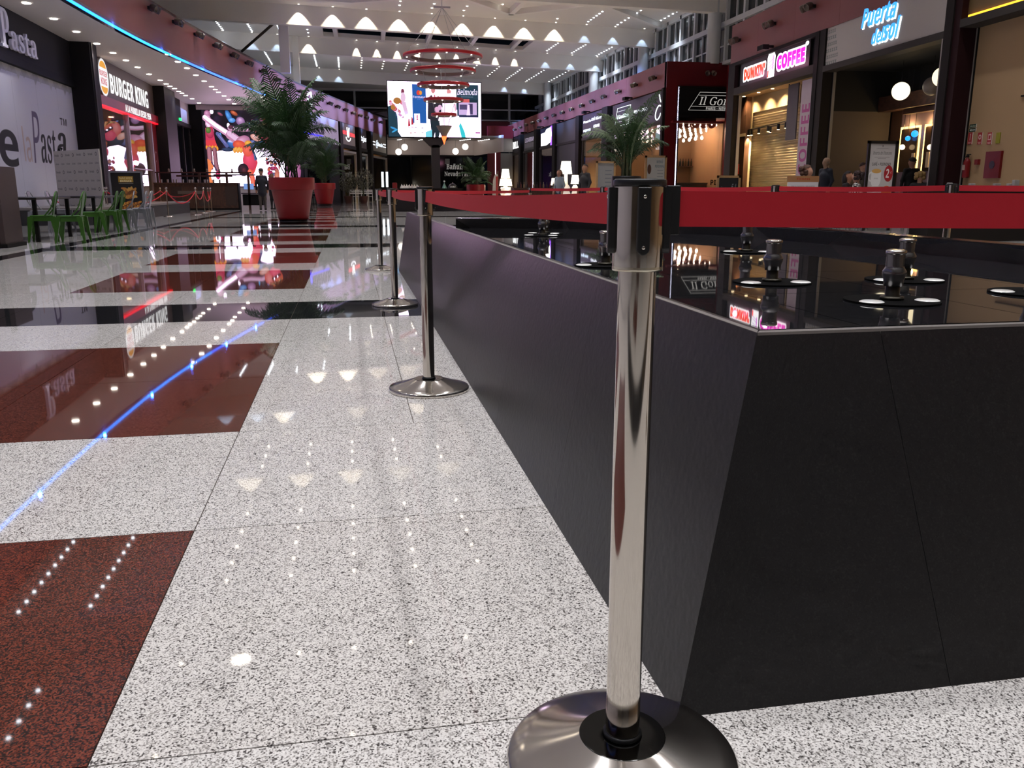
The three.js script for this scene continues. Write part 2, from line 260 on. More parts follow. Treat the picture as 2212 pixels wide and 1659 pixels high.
{
  const P = fasciaCurve.getSpacedPoints(120), inner = P.map((p) => [p.x, p.z]), outer = P.map((p, i) => { const d = fasciaCurve.getTangentAt(i / 120); return [p.x + d.z * 0.25, p.z - d.x * 0.25]; });
  const g = new THREE.Group(); g.name = 'trim_14'; scene.add(g); tag(g, 'curved dark red fascia with paired spotlights over the left walk', 'fascia', null, 'structure');
  for (let k = 0; k < 30; k++) { const a = inner.slice(k * 4, k * 4 + 5), b = outer.slice(k * 4, k * 4 + 5).reverse(); part(g, 'fascia_panel', prism([...a, ...b], SOFFIT, FTOP), M.fascia); }
  const upto = P.filter((p) => p.z > -53.6).map((p) => [p.x, p.z]);
  struct('ceiling_003', prism([...upto, [-14.6, -53.6], [-14.6, 30.6]], SOFFIT, SOFFIT + 0.12), M.soffit, 'white soffit over the left walk with small downlights', 'ceiling');
  struct('ceiling_004', prism([...P.map((p) => [p.x, p.z]), [-14.6, -88], [-14.6, 30.6]], FTOP - 0.1, FTOP), M.grey, 'flat roof above the left walk', 'roof');
  // blue led line under the fascia edge
  const strip = thing('led_strip', 'bright blue light line along the lower edge of the curved fascia', 'light strip'), led = glow('#1c7cff', 5.0);
  const led2 = glow('#2a5cff', 4.2);
  for (let k = 0; k < 119; k++) {
    if (P[k].z > 4 || P[k + 1].z < -54.6) continue;
    const off = (i, o) => { const d = fasciaCurve.getTangentAt(i / 120); return V(P[i].x - d.z * o, 0, P[i].z + d.x * o); };
    const a = off(k, 0.03), b = off(k + 1, 0.03), c = off(k + 1, 0.0), e = off(k, 0.0);
    part(strip, 'led_segment', hexa([a, b, c, e].map((v) => v.clone().setY(SOFFIT - 0.055)), [a, b, c, e].map((v) => v.clone().setY(SOFFIT + 0.015))), P[k].z > -36 ? led : led2);
    if (k % 5 === 3 && P[k].z < -18) { const q = off(k, 0.1); point(V(q.x, SOFFIT - 0.02, q.z), 1.2, 0x2a6cff, 2, 'led_strip'); }
  }
}
// ---- left columns that carry the beams
for (const [px0, px1, D] of [[606, 627, 50.5], [633, 647, 59.5]]) { const a = atZ(px0, 150, D), b = atZ(px1, 150, D); single('square_column', D < 55 ? 'broad white square column rising behind the curved fascia' : 'slimmer white square column behind the broad one', 'column', box2(a.x, b.x, FTOP, CEIL, -D - 0.5, -D), M.beam, [0, 0, 0]); }
single('ceiling_brace', 'dark diagonal steel rod between column and wall above the fascia', 'brace', rod(atZ(594, 48, 50.3), atZ(521, 112, 50.3), 0.07), M.frameGrey);
// ================================================================ LIGHTS OF THE HALL
{
  const disc = cyl(0.047, 0.047, 0.03, 0, -0.03, 0, 14), warm = glow('#fff3e0', DISC_GLOW), cool = glow('#eef6ff', DISC_GLOW);
  const put = (x, z, cold, y = CEIL) => { const m = single('ceiling_downlight', cold ? 'small cold white downlight in the rows of the high ceiling' : 'small warm white downlight in the rows of the high ceiling', 'downlight', disc, cold ? cool : warm, [x, y, z], 0, cold ? 'cold white downlights of the high ceiling' : 'warm white downlights of the high ceiling'); return m; };
  const row = (x, za, zb, n, cold, every = 0, k = 1) => { for (let i = 0; i < n; i++) { const z = n > 1 ? za + (zb - za) * i / (n - 1) : za; put(x, z, cold); if (every && i % every === (every >> 1)) spot(V(x, CEIL - 0.06, z), V(x, 0, z), HALL_SPOT * k, 0.85, cold ? 0xeaf2ff : 0xfbfaff, 0.8, 9); } };
  for (const x of [-4.4, -0.4, 3.6, 7.6, 11.6]) { row(x, 26, 6, 4, false, 1, 0.4); row(x, 2, -16.5, 6, false, 1, 1.35); }      // behind the camera, over it and before it
  for (const x of [-9.46, -7.6]) { row(x, -22.5, -28.6, 11, true, 5, 0.6); row(x, -17.7, -19.5, 4, true); }
  for (const x of [-4.07, -2.2, -0.33, 1.55, 3.49]) { row(x, -23.4, -28.5, 5, false, 3); put(x, -30.2); row(x, -34.2, -38.6, 4, false, 4); }
  for (const x of [6.9, 10.3]) { row(x, -23.4, -28.5, 3, false, 3, 2); row(x, -34.2, -38.6, 3, false, 3, 2); }
  for (const x of [-4.53, -1.71, -0.34, 1.09, 2.53]) put(x, -20.1);
  { const m = put(-3.12, -20.04); m.scale.set(5, 1, 5); m.userData.label = 'larger round lamp on the ceiling among the small downlights'; delete m.userData.group; spot(V(-3.12, CEIL - 0.06, -20.04), V(-3.12, 0, -20), HALL_SPOT, 0.85); }
  // between the third and the fourth beam
  for (const [x, za, zb, n] of [[14.14, -48.6, -51.5, 6], [16.12, -47.2, -52.1, 8], [18.18, -47.2, -51.6, 8]]) row(x, za, zb, n, true, 6);
  for (const [px, py] of [[865, 2], [863, 11], [938, 8], [933, 17], [1009, 13], [1002, 22], [1086, 9], [1078, 19], [1167, 5], [1157, 15], [1147, 25], [1250, 2], [1238, 13], [1204, 40]]) { const p = atY(px, py, CEIL); put(p.x, p.z, false); }
  for (const x of [-1, 3, 7, 11]) spot(V(x, CEIL - 0.06, -45), V(x, 0, -45), HALL_SPOT, 0.85);
  // between the fourth and the fifth
  for (const x of [-7.22, -5.5, -3.8, -2.11]) row(x, -54.8, -58.2, x > -3 ? 4 : 7, true, 5);
  for (const [x, za, zb, n] of [[14.14, -57.7, -62.3, 8], [16.13, -58.7, -63, 8], [18.2, -59.4, -63.8, 8]]) row(x, za, zb, n, true, 5);
  // between the fifth and the sixth
  for (const [x, za, zb, n] of [[-5.5, -65.7, -72.4, 11], [-2.1, -66, -73, 12], [-0.38, -66.2, -73.3, 12], [1.35, -66.6, -73.4, 6], [3.03, -66.8, -73.6, 6], [4.9, -67.6, -74.2, 6], [10.3, -69, -75.8, 6], [12.17, -69.6, -76.6, 7], [14.14, -70.4, -78, 9], [16.13, -71.2, -79.1, 9], [18.2, -72.1, -80.3, 9]]) row(x, za, zb, n, x < 0 || x > 13, 5, 0.8);
  for (const x of [0, 5, 10, 15]) spot(V(x, CEIL - 0.06, -83.5), V(x, 0, -83.5), HALL_SPOT, 0.85);
  // washers that throw scallops on the beams
  const wash = glow('#fff4e4', 2.5);
  const washer = (x, z, ang, d, I, cold, group) => { const m = single('beam_washer_light', group, 'downlight', cyl(0.05, 0.05, 0.03, 0, -0.03, 0, 14), wash, [x, CEIL, z + d], 0, group); spot(V(x, CEIL - 0.09, z + d), V(x, BEAMLOW, z + d), I, ang, cold ? 0xbfdcff : 0xfff0d6, 0.18, 1, 'beam_washer_light'); return m; };
  const zOf = (i, x) => { const [[xa, za], [xb, zb]] = beams[i]; return za + (zb - za) * (x - xa) / (xb - xa); };
  for (const px of [647, 720, 792, 863, 932, 1000, 1068, 1134, 1200]) { let p = atZ(px, 40, 49); p = atZ(px, 40, -zOf(3, p.x)); washer(p.x, zOf(3, p.x), 0.72, 0.26, BEAM_SPOT, false, 'downlight that throws a tall scallop on the fourth beam'); }
  for (const px of [771, 815, 859, 902, 946, 987, 1031, 1071, 1113]) { let p = atZ(px, 110, 60); p = atZ(px, 110, -zOf(4, p.x)); washer(p.x, zOf(4, p.x), 0.4, 0.17, BEAM_SPOT, false, 'downlight that throws a narrow scallop on the fifth beam'); }
  { const p = atZ(666, 90, 58.5); washer(p.x, zOf(4, p.x), 0.62, 0.26, BEAM_SPOT, false, 'downlight that throws a broad scallop on the fifth beam'); }
  for (const x of [-4.24, -2.29, -0.34, 1.62, 3.56]) { washer(x * 0.95, zOf(1, x), 0.62, 0.26, BEAM_SPOT, false, 'downlight that throws a scallop on the second beam'); }
  for (const x of [-3.5, 0, 3]) washer(x, zOf(2, x), 0.62, 0.26, BEAM_SPOT, false, 'downlight that throws a scallop on the third beam');
  for (const [i, px, py] of [[3, 1265, 58], [3, 1327, 60], [3, 1390, 66], [4, 1181, 112], [4, 1235, 120], [4, 1290, 125], [5, 1092, 178], [5, 1135, 180], [5, 1180, 185], [4, 482, 75], [4, 545, 75], [4, 600, 78], [5, 588, 145], [5, 690, 152], [5, 733, 152], [2, 420, 5], [2, 495, 5], [2, 572, 5]]) {
    let p = atZ(px, py, -zOf(i, 5)); p = atZ(px, py, -zOf(i, p.x)); washer(p.x, zOf(i, p.x), 0.55, 0.3, BEAM_SPOT * 0.3, true, 'cold dim downlight close to a beam at the end of a row');
  }
  // soffit of the left walk
  const sd = cyl(0.1, 0.1, 0.02, 0, -0.02, 0, 16), sm = glow('#fff2e2', DISC_GLOW);
  [[57, 6], [116, 40], [165, 68], [209, 94], [244, 114], [272, 130], [297, 145], [322, 160], [346, 173], [359, 181], [367, 186], [377, 191], [386, 197], [393, 201], [401, 206], [415, 213], [430, 222], [363, 117], [384, 133], [404, 147], [423, 162], [441, 175], [457, 187], [465, 193], [472, 199], [484, 207], [494, 215], [506, 224], [564, 209], [572, 216], [580, 225]].forEach(([px, py], i) => {
    const p = atY(px, py, SOFFIT); if (p.z < -53.3) p.z = -53.2;
    single('soffit_downlight', 'round downlight set in the white soffit of the left walk', 'downlight', sd, sm, [p.x, SOFFIT, p.z], 0, 'downlights in the soffit of the left walk');
    if (i % 3 === 0) spot(V(p.x, SOFFIT - 0.05, p.z), V(p.x, 0, p.z), SOFFIT_SPOT, 0.8);
  });
  for (const [x, z] of [[-7.8, -4], [-7.8, -10], [-7.8, -16]]) { single('soffit_downlight', 'round downlight set in the white soffit of the left walk', 'downlight', sd, sm, [x, SOFFIT, z], 0, 'downlights in the soffit of the left walk'); spot(V(x, SOFFIT - 0.05, z), V(x, 0, z), SOFFIT_SPOT, 0.8); }
}
// ---- paired spotlights on the fascias
{
  const proto = new THREE.Group();
  const can = (x) => { const g = lathe([[0, -0.12], [0.09, -0.11], [0.12, -0.03], [0.12, 0.11], [0.1, 0.11], [0.09, 0.04], [0, 0.03]], 18).rotateX(Math.PI / 2 + 0.45).rotateY(x * 1.5).translate(x, 0, 0.2); return g; };
  const cm = mat('#6d6259', 0.4, 0.6);
  const make = (p, turn, k, label, group) => { const t = thing('twin_spotlight', label, 'spotlight', [p.x, p.y, p.z], turn, group); part(t, 'bracket', box(0.42, 0.1, 0.12, 0, 0, 0.05), M.frame); part(t, 'spotlight_can', can(-0.16), cm); part(t, 'spotlight_can', can(0.16), cm); t.scale.setScalar(k); return t; };
  const first = make(V(0, 0, 0), 0, 1, 'pair of grey spotlight cans on the curved fascia', 'twin spotlights on the curved fascia');
  let used = false;
  for (const [px, py] of [[323, 14], [376, 44], [422, 71], [421, 71], [462, 95], [499, 116], [531, 133], [563, 151], [593, 169], [621, 183], [646, 195], [688, 212], [708, 221], [725, 228], [742, 235], [759, 242], [774, 247], [788, 252], [802, 257], [819, 262]]) {
    if (px === 421) continue;
    const { p, n } = fasciaAt(px, 6.75), turn = Math.atan2(-n.x, -n.z) + Math.PI;
    const y = EYE + (p.distanceTo(V(0, 0, 0))) * 0; const d = ray(px, py), t = (p.x * n.x + p.z * n.z) / (d.x * n.x + d.z * n.z); const yy = Math.min(6.85, Math.max(6.1, EYE + d.y * t - 0.08));
    const q = p.clone().setY(yy);
    if (!used) { first.position.copy(q); first.rotation.y = turn; used = true; } else dup(first, q.toArray(), turn);
  }
  for (const [px, py] of [[1101, 284], [1113, 280], [1125, 275], [1138, 270], [1152, 265], [1166, 261], [1181, 255], [1198, 249], [1216, 243], [1236, 236], [1258, 228], [1281, 219], [1306, 209], [1337, 198], [1372, 184], [1412, 169]]) { const p = atX(px, py, 15.75); dup(first, [15.845, p.y, p.z], -Math.PI / 2, 'pair of grey spotlight cans on the red fascia of the far right row', 'twin spotlights on the far right fascia'); }
  { const p = atZ(1537, 157, 42.45); const o = dup(first, [p.x, p.y, -42.745], 0, 'pair of grey round spotlight cans on the dark red end wall'); delete o.userData.group; }
  globalThis.twin = first;
  // narrow violet spots added to tint both fascias, not light from the cans
  const violet = 0x86acff;
  for (let i = 0; i < 13; i++) { const z = -50 - i * 3.05, a = V(15.5, 6.6, z), b = fasciaAt(570 + i * 21, 6.4).p.clone().setY(6.5); spot(b.clone().add(V(0.5, 0.15, 0.1)), V(15.85, 6.5, z), 2900, 0.1, violet, 1, 2, 'twin_spotlight'); spot(V(15.4, 6.7, b.z - 1), b, 2900, 0.1, violet, 1, 2, 'twin_spotlight'); }  // added lights, only named after the cans they stand beside
}
// ================================================================ FOUNTAIN AND ITS BARRIER
{
  const H = 0.63, f = thing('fountain_basin', 'black stone fountain plinth with battered sides and polished top', 'fountain');
  const B = (t) => V(0.515, 0, -1.22 - t * 8.5), T = (t) => V(0.71 - t * 0.05, H, -1.405 - t * 8.9), N = 9, e = 0.0004;
  for (let i = 0; i < N; i++) {                                       // left face
    const t0 = i / N + e / 8, t1 = (i + 1) / N - e / 8, inx = V(0.035, 0, 0);
    part(f, 'side_slab', hexa([B(t0), B(t1), B(t1).add(inx), B(t0).add(inx)], [T(t0), T(t1), T(t1).add(inx), T(t0).add(inx)]), M.stone);
  }
  const bx = [0.515, 1.04, 1.95, 2.62], tx = [0.71, 0.955, 1.85, 2.31];
  for (let i = 0; i < 3; i++) { const a = bx[i] + (i ? 0.0005 : 0), b = bx[i + 1] - 0.0005, c = tx[i] + (i ? 0.0005 : 0), d = tx[i + 1] - 0.0005, k = 0.035, zt = (x) => -1.405 - (x - 0.71) / 1.6 * 0.015; part(f, 'front_slab', hexa([V(a, 0, -1.22), V(b, 0, -1.22), V(b, 0, -1.22 - k), V(a, 0, -1.22 - k)], [V(c, H, zt(c)), V(d, H, zt(d)), V(d, H, zt(d) - k), V(c, H, zt(c) - k)]), M.stone); }
  // kerb that bounds the pool on its far side
  const K = new THREE.CatmullRomCurve3([[2.27, -1.42], [2.27, -2.6], [2.2, -4.07], [1.95, -4.95], [1.52, -5.48], [1.1, -5.72], [0.705, -5.86]].map(([x, z]) => V(x, 0, z)), false, 'centripetal').getSpacedPoints(28);
  const poly = [[0.72, -1.42], ...K.map((p) => [p.x, p.z])];
  const KW = 0.09, off = (i, d) => { const a = K[Math.max(0, i - 1)], b = K[Math.min(28, i + 1)], t = b.clone().sub(a).normalize(); return V(K[i].x - t.z * d, 0, K[i].z + t.x * d); };
  for (let i = 0; i < 28; i += 4) { const A = [], Bk = []; for (let j = i; j <= i + 4; j++) { A.push([K[j].x, K[j].z]); const q = off(j, KW); Bk.unshift([q.x, q.z]); } part(f, 'kerb_stone', prism([...A, ...Bk], H - 0.02, 0.695), M.black_gloss); }
  for (let i = 0; i < 28; i += 4) { const a = off(i, KW), b = off(i + 4, KW), c = off(i, 0.3), d = off(i + 4, 0.3); part(f, 'outer_slab', hexa([a, b, d, c], [K[i].clone(), K[i + 4].clone(), b, a].map((v) => v.clone().setY(0.69))), M.stone); }
  // polished slabs of the top, cut to the kerb
  const clip = (pg, a, b) => { const out = [], side = (p) => (b[0] - a[0]) * (p[1] - a[1]) - (b[1] - a[1]) * (p[0] - a[0]); for (let i = 0; i < pg.length; i++) { const p = pg[i], q = pg[(i + 1) % pg.length], sp = side(p), sq = side(q); if (sp <= 0) out.push(p); if (sp * sq < 0) { const t = sp / (sp - sq); out.push([p[0] + (q[0] - p[0]) * t, p[1] + (q[1] - p[1]) * t]); } } return out; };
  const colsX = [0.735, 0.945, 1.36, 1.775, 2.19, 2.4], rowsZ = [-1.435, -1.955, -2.475, -2.995, -3.515, -4.035, -4.555, -5.075, -5.595, -6.1], g = 0.0013;
  for (let r = 0; r + 1 < rowsZ.length; r++) for (let c = 0; c + 1 < colsX.length; c++) {
    let pg = [[colsX[c] + g, rowsZ[r] - g], [colsX[c + 1] - g, rowsZ[r] - g], [colsX[c + 1] - g, rowsZ[r + 1] + g], [colsX[c] + g, rowsZ[r + 1] + g]];
    for (let i = 0; i + 1 < K.length && pg.length > 2; i++) pg = clip(pg, [K[i].x, K[i].z], [K[i + 1].x, K[i + 1].z]);
    if (pg.length > 2) part(f, 'top_slab', prism(pg, H - 0.03, H), M.stoneTop);
  }
  part(f, 'rim_strip', [hexa([V(0.71, H - 0.03, -1.405), V(0.672, H - 0.03, -8), V(0.695, H - 0.03, -8), V(0.733, H - 0.03, -1.43)], [V(0.71, H + 0.0012, -1.405), V(0.672, H + 0.0012, -8), V(0.69, H + 0.0012, -8), V(0.724, H + 0.0012, -1.43)]), hexa([V(0.71, H - 0.03, -1.405), V(2.3, H - 0.03, -1.418), V(2.3, H - 0.03, -1.434), V(0.733, H - 0.03, -1.434)], [V(0.71, H + 0.0012, -1.4035), V(2.3, H + 0.0012, -1.4185), V(2.3, H + 0.0012, -1.43), V(0.724, H + 0.0012, -1.424)])], M.stoneEdge, 'thin grey edge of the stone top');
  part(f, 'core', [prism([[0.77, -1.5], [2.2, -1.5], [2.2, -4], [1.9, -4.9], [1.5, -5.4], [0.72, -5.8]], 0, H - 0.035), hexa([V(0.56, 0, -5.8), V(0.56, 0, -9.7), V(0.75, 0, -9.7), V(0.75, 0, -5.8)], [V(0.69, H, -5.8), V(0.665, H, -10.28), V(0.7, H, -10.28), V(0.735, H, -5.8)])], M.stone);
  // nozzles, each with its plate and two underwater lamps
  const nm = mat('#7d7b7b', 0.22, 0.9), plateM = new THREE.MeshPhysicalMaterial({ color: new THREE.Color('#040404'), roughness: 0.9, specularIntensity: 0.15 });
  const noz = thing('fountain_nozzle', 'dark metal fountain nozzle on a round black plate in the polished top', 'fountain nozzle', [0, 0, 0], 0, 'nozzles of the fountain');
  part(noz, 'plate', cyl(0.105, 0.105, 0.004, 0, 0.0005, 0, 40), plateM);
  part(noz, 'foot', lathe([[0, 0.004], [0.026, 0.004], [0.026, 0.012], [0.016, 0.013], [0.016, 0.04]], 24), mat('#3a372f', 0.35, 0.8));
  part(noz, 'barrel', lathe([[0.016, 0.036], [0.021, 0.036], [0.022, 0.05], [0.026, 0.062], [0.026, 0.07], [0.021, 0.078], [0.02, 0.082], [0.02, 0.112]], 28), nm);
  part(noz, 'cap', lathe([[0.02, 0.108], [0.0225, 0.11], [0.0225, 0.116], [0.017, 0.119], [0, 0.118]], 28), M.chrome);
  for (const s of [-1, 1]) part(noz, 'lamp_lens', lathe([[0, 0.008], [0.022, 0.0075], [0.027, 0.005], [0.027, 0.004]], 24).translate(s * 0.07, 0, 0.03), mat('#e9e9e4', 0.18, 0.2), 'round pale lamp lens');
  const spots = [[1.22, -1.765], [1.14, -2.19], [1.54, -2.18], [1.61, -3.33], [0.845, -2.8], [1.06, -4.75], [1.13, -4.98], [1.665, -1.84]];
  spots.forEach(([x, z], i) => { if (i) dup(noz, [x, H, z], -0.1 * i); else noz.position.set(x, H, z); });
}
// ---- second fountain further down the hall
{
  const p = [[1.78, -37.2], [7.6, -39.4], [8.4, -41.6], [2.5, -42.2]], ins = (k) => { const cx = 5.1, cz = -40; return p.map(([x, z]) => [x + (cx - x) * k, z + (cz - z) * k]); };
  const f = thing('fountain_basin', 'low grey stone fountain plinth farther down the hall', 'fountain');
  const b = p.map(([x, z]) => V(x, 0, z)), t = ins(0.05).map(([x, z]) => V(x, 0.63, z));
  for (let i = 0; i < 4; i++) { const j = (i + 1) % 4, n = 5; for (let k = 0; k < n; k++) { const l = (a, c, u) => a.clone().lerp(c, u), u0 = k / n + 0.001, u1 = (k + 1) / n - 0.001, mid = V(5.1, 0.3, -40), inn = (v) => v.clone().lerp(mid.clone().setY(v.y), 0.02); const q = [l(b[i], b[j], u0), l(b[i], b[j], u1)], r = [l(t[i], t[j], u0), l(t[i], t[j], u1)]; part(f, 'side_slab', hexa([q[0], q[1], inn(q[1]), inn(q[0])], [r[0], r[1], inn(r[1]), inn(r[0])]), M.stone); } }
  part(f, 'top', prism(ins(0.06), 0.55, 0.63), M.stoneTop);
}
// ---- retractable belt posts
const stanchion = (() => {
  const t = thing('barrier_post', 'polished steel belt barrier post at the corner of the black fountain', 'barrier post', [0.385, 0, -1.125], 0);
  part(t, 'base_cover', lathe([[0.178, 0], [0.18, 0.004], [0.18, 0.014], [0.176, 0.019], [0.15, 0.026], [0.11, 0.037], [0.072, 0.051], [0.067, 0.0525]], 72), M.chrome);
  part(t, 'base_plate', lathe([[0.067, 0.0525], [0.066, 0.054], [0.028, 0.054], [0.028, 0.05]], 56), mat('#3c3c3a', 0.12, 1));  // dark grey stands in for the dark reflection in the flat steel
  part(t, 'base_ring', lathe([[0.028, 0.05], [0.0305, 0.056], [0.0285, 0.06], [0.0265, 0.06]], 40), M.blackPlastic);
  part(t, 'pole', cyl(0.0262, 0.0262, 0.73, 0, 0.054, 0, 48), M.brushed);
  const head = part(t, 'head', lathe([[0.0262, 0.777], [0.0335, 0.777], [0.0345, 0.779], [0.0345, 0.884], [0.03, 0.886]], 48), M.brushed);
  part(head, 'head_ring', lathe([[0.0262, 0.772], [0.0345, 0.773], [0.035, 0.776], [0.0345, 0.779]], 48), mat('#d8d2bf', 0.25, 1));
  part(t, 'cap', lathe([[0.0345, 0.885], [0.0358, 0.887], [0.0358, 0.893], [0.033, 0.895], [0, 0.895]], 40), M.blackPlastic);
  for (let i = 0; i < 4; i++) {                                        // belt receivers on four sides
    const a = i * Math.PI / 2 - 0.16, s = new THREE.Shape(); s.moveTo(-0.0075, 0.086); s.lineTo(0.0075, 0.086); s.lineTo(0.0075, 0.0075); s.absarc(0, 0.0075, 0.0075, 0, Math.PI, true); s.lineTo(-0.0075, 0.086);
    const clip = part(t, 'belt_receiver', new THREE.ExtrudeGeometry(s, { depth: 0.011, bevelEnabled: true, bevelSize: 0.001, bevelThickness: 0.001, bevelSegments: 1 }).translate(0, 0.797, 0.0305).rotateY(a), M.blackPlastic);
    for (const y of [0.806, 0.872]) part(clip, 'screw', ball(0.0026, 0, 0, 0, 8).scale(1, 1, 0.5).translate(0, y, 0.043).rotateY(a), M.chrome);
  }
  return t;
})();
{
  const row = [[0.32, -3.76, 'polished steel belt barrier post standing second along the fountain side'], [0.32, -6.72, 'polished steel belt barrier post standing third along the fountain side'], [0.32, -9.78, 'polished steel belt barrier post at the far end of the fountain side']];
  for (const [x, z, l] of row) dup(stanchion, [x, 0, z], 0.12, l);
  dup(stanchion, [2.36, 0, -0.78], 0.2, 'polished steel belt barrier post in front of the fountain');
  const backs = [[2055, 6.6], [1675, 8.6], [1466, 10.6], [1303, 13], [1145, 17]].map(([px, D]) => { const p = atZ(px, 411, D); return [p.x, p.z]; });
  backs.unshift([7.2, -4.6]);
  backs.forEach(([x, z], i) => dup(stanchion, [x, 0, z], 0.3, 'polished steel belt barrier post behind the fountain', 'barrier posts behind the fountain').scale.set(1.15, 1.045, 1.15));
  // belts: sagging red webbing between the posts
  const belt = (a, b, y, label, sag = 0.012, h = 0.047, gap = 0.045, group) => {
    const d = b.clone().sub(a).setY(0), L = d.length(); d.normalize(); const n = V(-d.z, 0, d.x).multiplyScalar(0.0012), A = a.clone().addScaledVector(d, gap), S = 24, pos = [], idx = [];
    for (let i = 0; i <= S; i++) { const t = i / S, p = A.clone().addScaledVector(d, (L - 2 * gap) * t), dy = -4 * sag * t * (1 - t), tw = Math.sin(t * 5) * 0.003; for (const [yy, s] of [[y + dy, 1], [y + dy - h, 1], [y + dy - h, -1], [y + dy, -1]]) pos.push(p.x + n.x * s + (yy < y + dy - 0.01 ? tw : 0), yy, p.z + n.z * s); }
    for (let i = 0; i < S; i++) for (let k = 0; k < 4; k++) { const p = i * 4 + k, q = i * 4 + (k + 1) % 4, r = p + 4, s = q + 4; idx.push(p, q, s, p, s, r); }
    const g = new THREE.BufferGeometry(); g.setAttribute('position', new THREE.Float32BufferAttribute(pos, 3)); g.setAttribute('uv', new THREE.Float32BufferAttribute(new Float32Array(pos.length / 3 * 2), 2)); g.setIndex(idx); const q = g.toNonIndexed(); q.computeVertexNormals();
    const t = thing('barrier_belt', label, 'belt', [0, 0, 0], 0, group); part(t, 'webbing', q, M.belt);
    const turn = Math.atan2(-d.z, d.x);
    part(t, 'cassette', rbox(0.019, 0.066, 0.013, 0.002).rotateY(turn).translate(a.x + d.x * gap, y - h / 2 - 0.002, a.z + d.z * gap), M.blackPlastic);
    part(t, 'belt_end', rbox(0.014, 0.06, 0.012, 0.002).rotateY(turn).translate(b.x - d.x * gap, y - h / 2 - 0.002, b.z - d.z * gap), M.blackPlastic);
    return t;
  };
  const P = V(0.385, 0, -1.125), P2 = V(0.32, 0, -3.76), P3 = V(0.32, 0, -6.72), P4 = V(0.32, 0, -9.78), PR = V(2.36, 0, -0.78);
  belt(P, PR, 0.879, 'broad red belt running from the corner post along the fountain front', 0.004);
  belt(P, P2, 0.879, 'red belt from the corner post to the second post');
  belt(P2, P3, 0.879, 'red belt between the second and the third post of the fountain side');
  belt(P3, P4, 0.879, 'red belt to the farthest post of the fountain side');
  for (let i = 0; i + 1 < backs.length; i++) belt(V(backs[i][0], 0, backs[i][1]), V(backs[i + 1][0], 0, backs[i + 1][1]), 0.922, 'red belt between posts behind the fountain', 0.01, 0.047, 0.05, 'red belts behind the fountain');
  belt(P4, V(backs[5][0], 0, backs[5][1]), 0.885, 'red belt closing the far end behind the fountain');
}
// ================================================================ LEFT ROW
const FL = front(-8.85, -20, 0, -1), dep = (z) => -z - 20;              // s along the left frontage from a depth z
const band = (z0, z1, y0, y1, d0 = 0, d1 = 0.2) => box2(dep(z0), dep(z1), y0, y1, d0, d1);
// ---- first shop, closed behind a printed sheet
{
  const t = FL.thing('shopfront', 'dark shopfront closed behind a tall printed white sheet', 'shopfront', 0);
  part(t, 'header_board', band(6, -31.9, 4.4, SOFFIT, -0.2, 0), M.frame);
  part(t, 'header_beam', band(6, -31.9, 4.2, 4.42, -0.2, 0.08), M.frameDark);
  part(t, 'pillar', band(-31.9, -32.75, 0, SOFFIT, -0.2, 0.62), M.frame);
  part(t, 'pillar_edge', band(-32.0, -32.12, 0, SOFFIT, 0.62, 0.66), M.frameGrey);
  const sheet = canvasTex(2048, 368, (x, w, h) => {
    const k = w / 38.4, X = (z) => (6 - z) * k, Y = (m) => h - m / 4.2 * h;
    x.fillStyle = '#d9d6e2'; x.fillRect(0, 0, w, h);
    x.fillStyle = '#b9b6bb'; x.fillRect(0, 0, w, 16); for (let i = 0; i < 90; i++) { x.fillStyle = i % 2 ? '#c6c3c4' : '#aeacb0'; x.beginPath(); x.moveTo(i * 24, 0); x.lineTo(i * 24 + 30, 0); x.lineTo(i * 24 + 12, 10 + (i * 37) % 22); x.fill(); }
    x.strokeStyle = '#c2bfcb'; for (let z = 2; z > -32; z -= 1.9) { x.beginPath(); x.moveTo(X(z), 0); x.lineTo(X(z) + 3, h); x.stroke(); }
    text(x, 'de', X(-26.55), Y(2.1), 'bold 150px sans-serif', '#2c2a2e', 0, 'right'); text(x, 'la', X(-26.75), Y(2.1), '110px sans-serif', '#cdb7b3', 40, 'left');
    text(x, 'P', X(-27.45), Y(2.35), 'italic 180px sans-serif', '#6c5f7d', 40, 'left'); text(x, 'ast', X(-28.15), Y(2.2), 'italic bold 132px serif', '#2c2a2e', 75, 'left'); text(x, 'a', X(-29.55), Y(2.35), 'italic bold 132px serif', '#2c2a2e', 60, 'left');
    text(x, 'TM', X(-30.3), Y(3.0), 'bold 26px sans-serif', '#4a464c', 0, 'left');
  });
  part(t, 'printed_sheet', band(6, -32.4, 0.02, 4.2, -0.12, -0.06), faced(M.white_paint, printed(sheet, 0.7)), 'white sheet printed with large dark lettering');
  const lettering = [letters('P', 1.0, 0.08, 0.62, fontSerif).translate(5.75, -0.15, 0), letters('asta', 0.62, 0.08, 2.0, fontSerif).translate(6.4, -0.12, 0)];
  FL.single('sign_lettering', 'white raised script letters on the dark header of the closed shop', 'sign', lettering, mat('#e9e4ee', 0.5), 0, 4.72, 0.02);
}
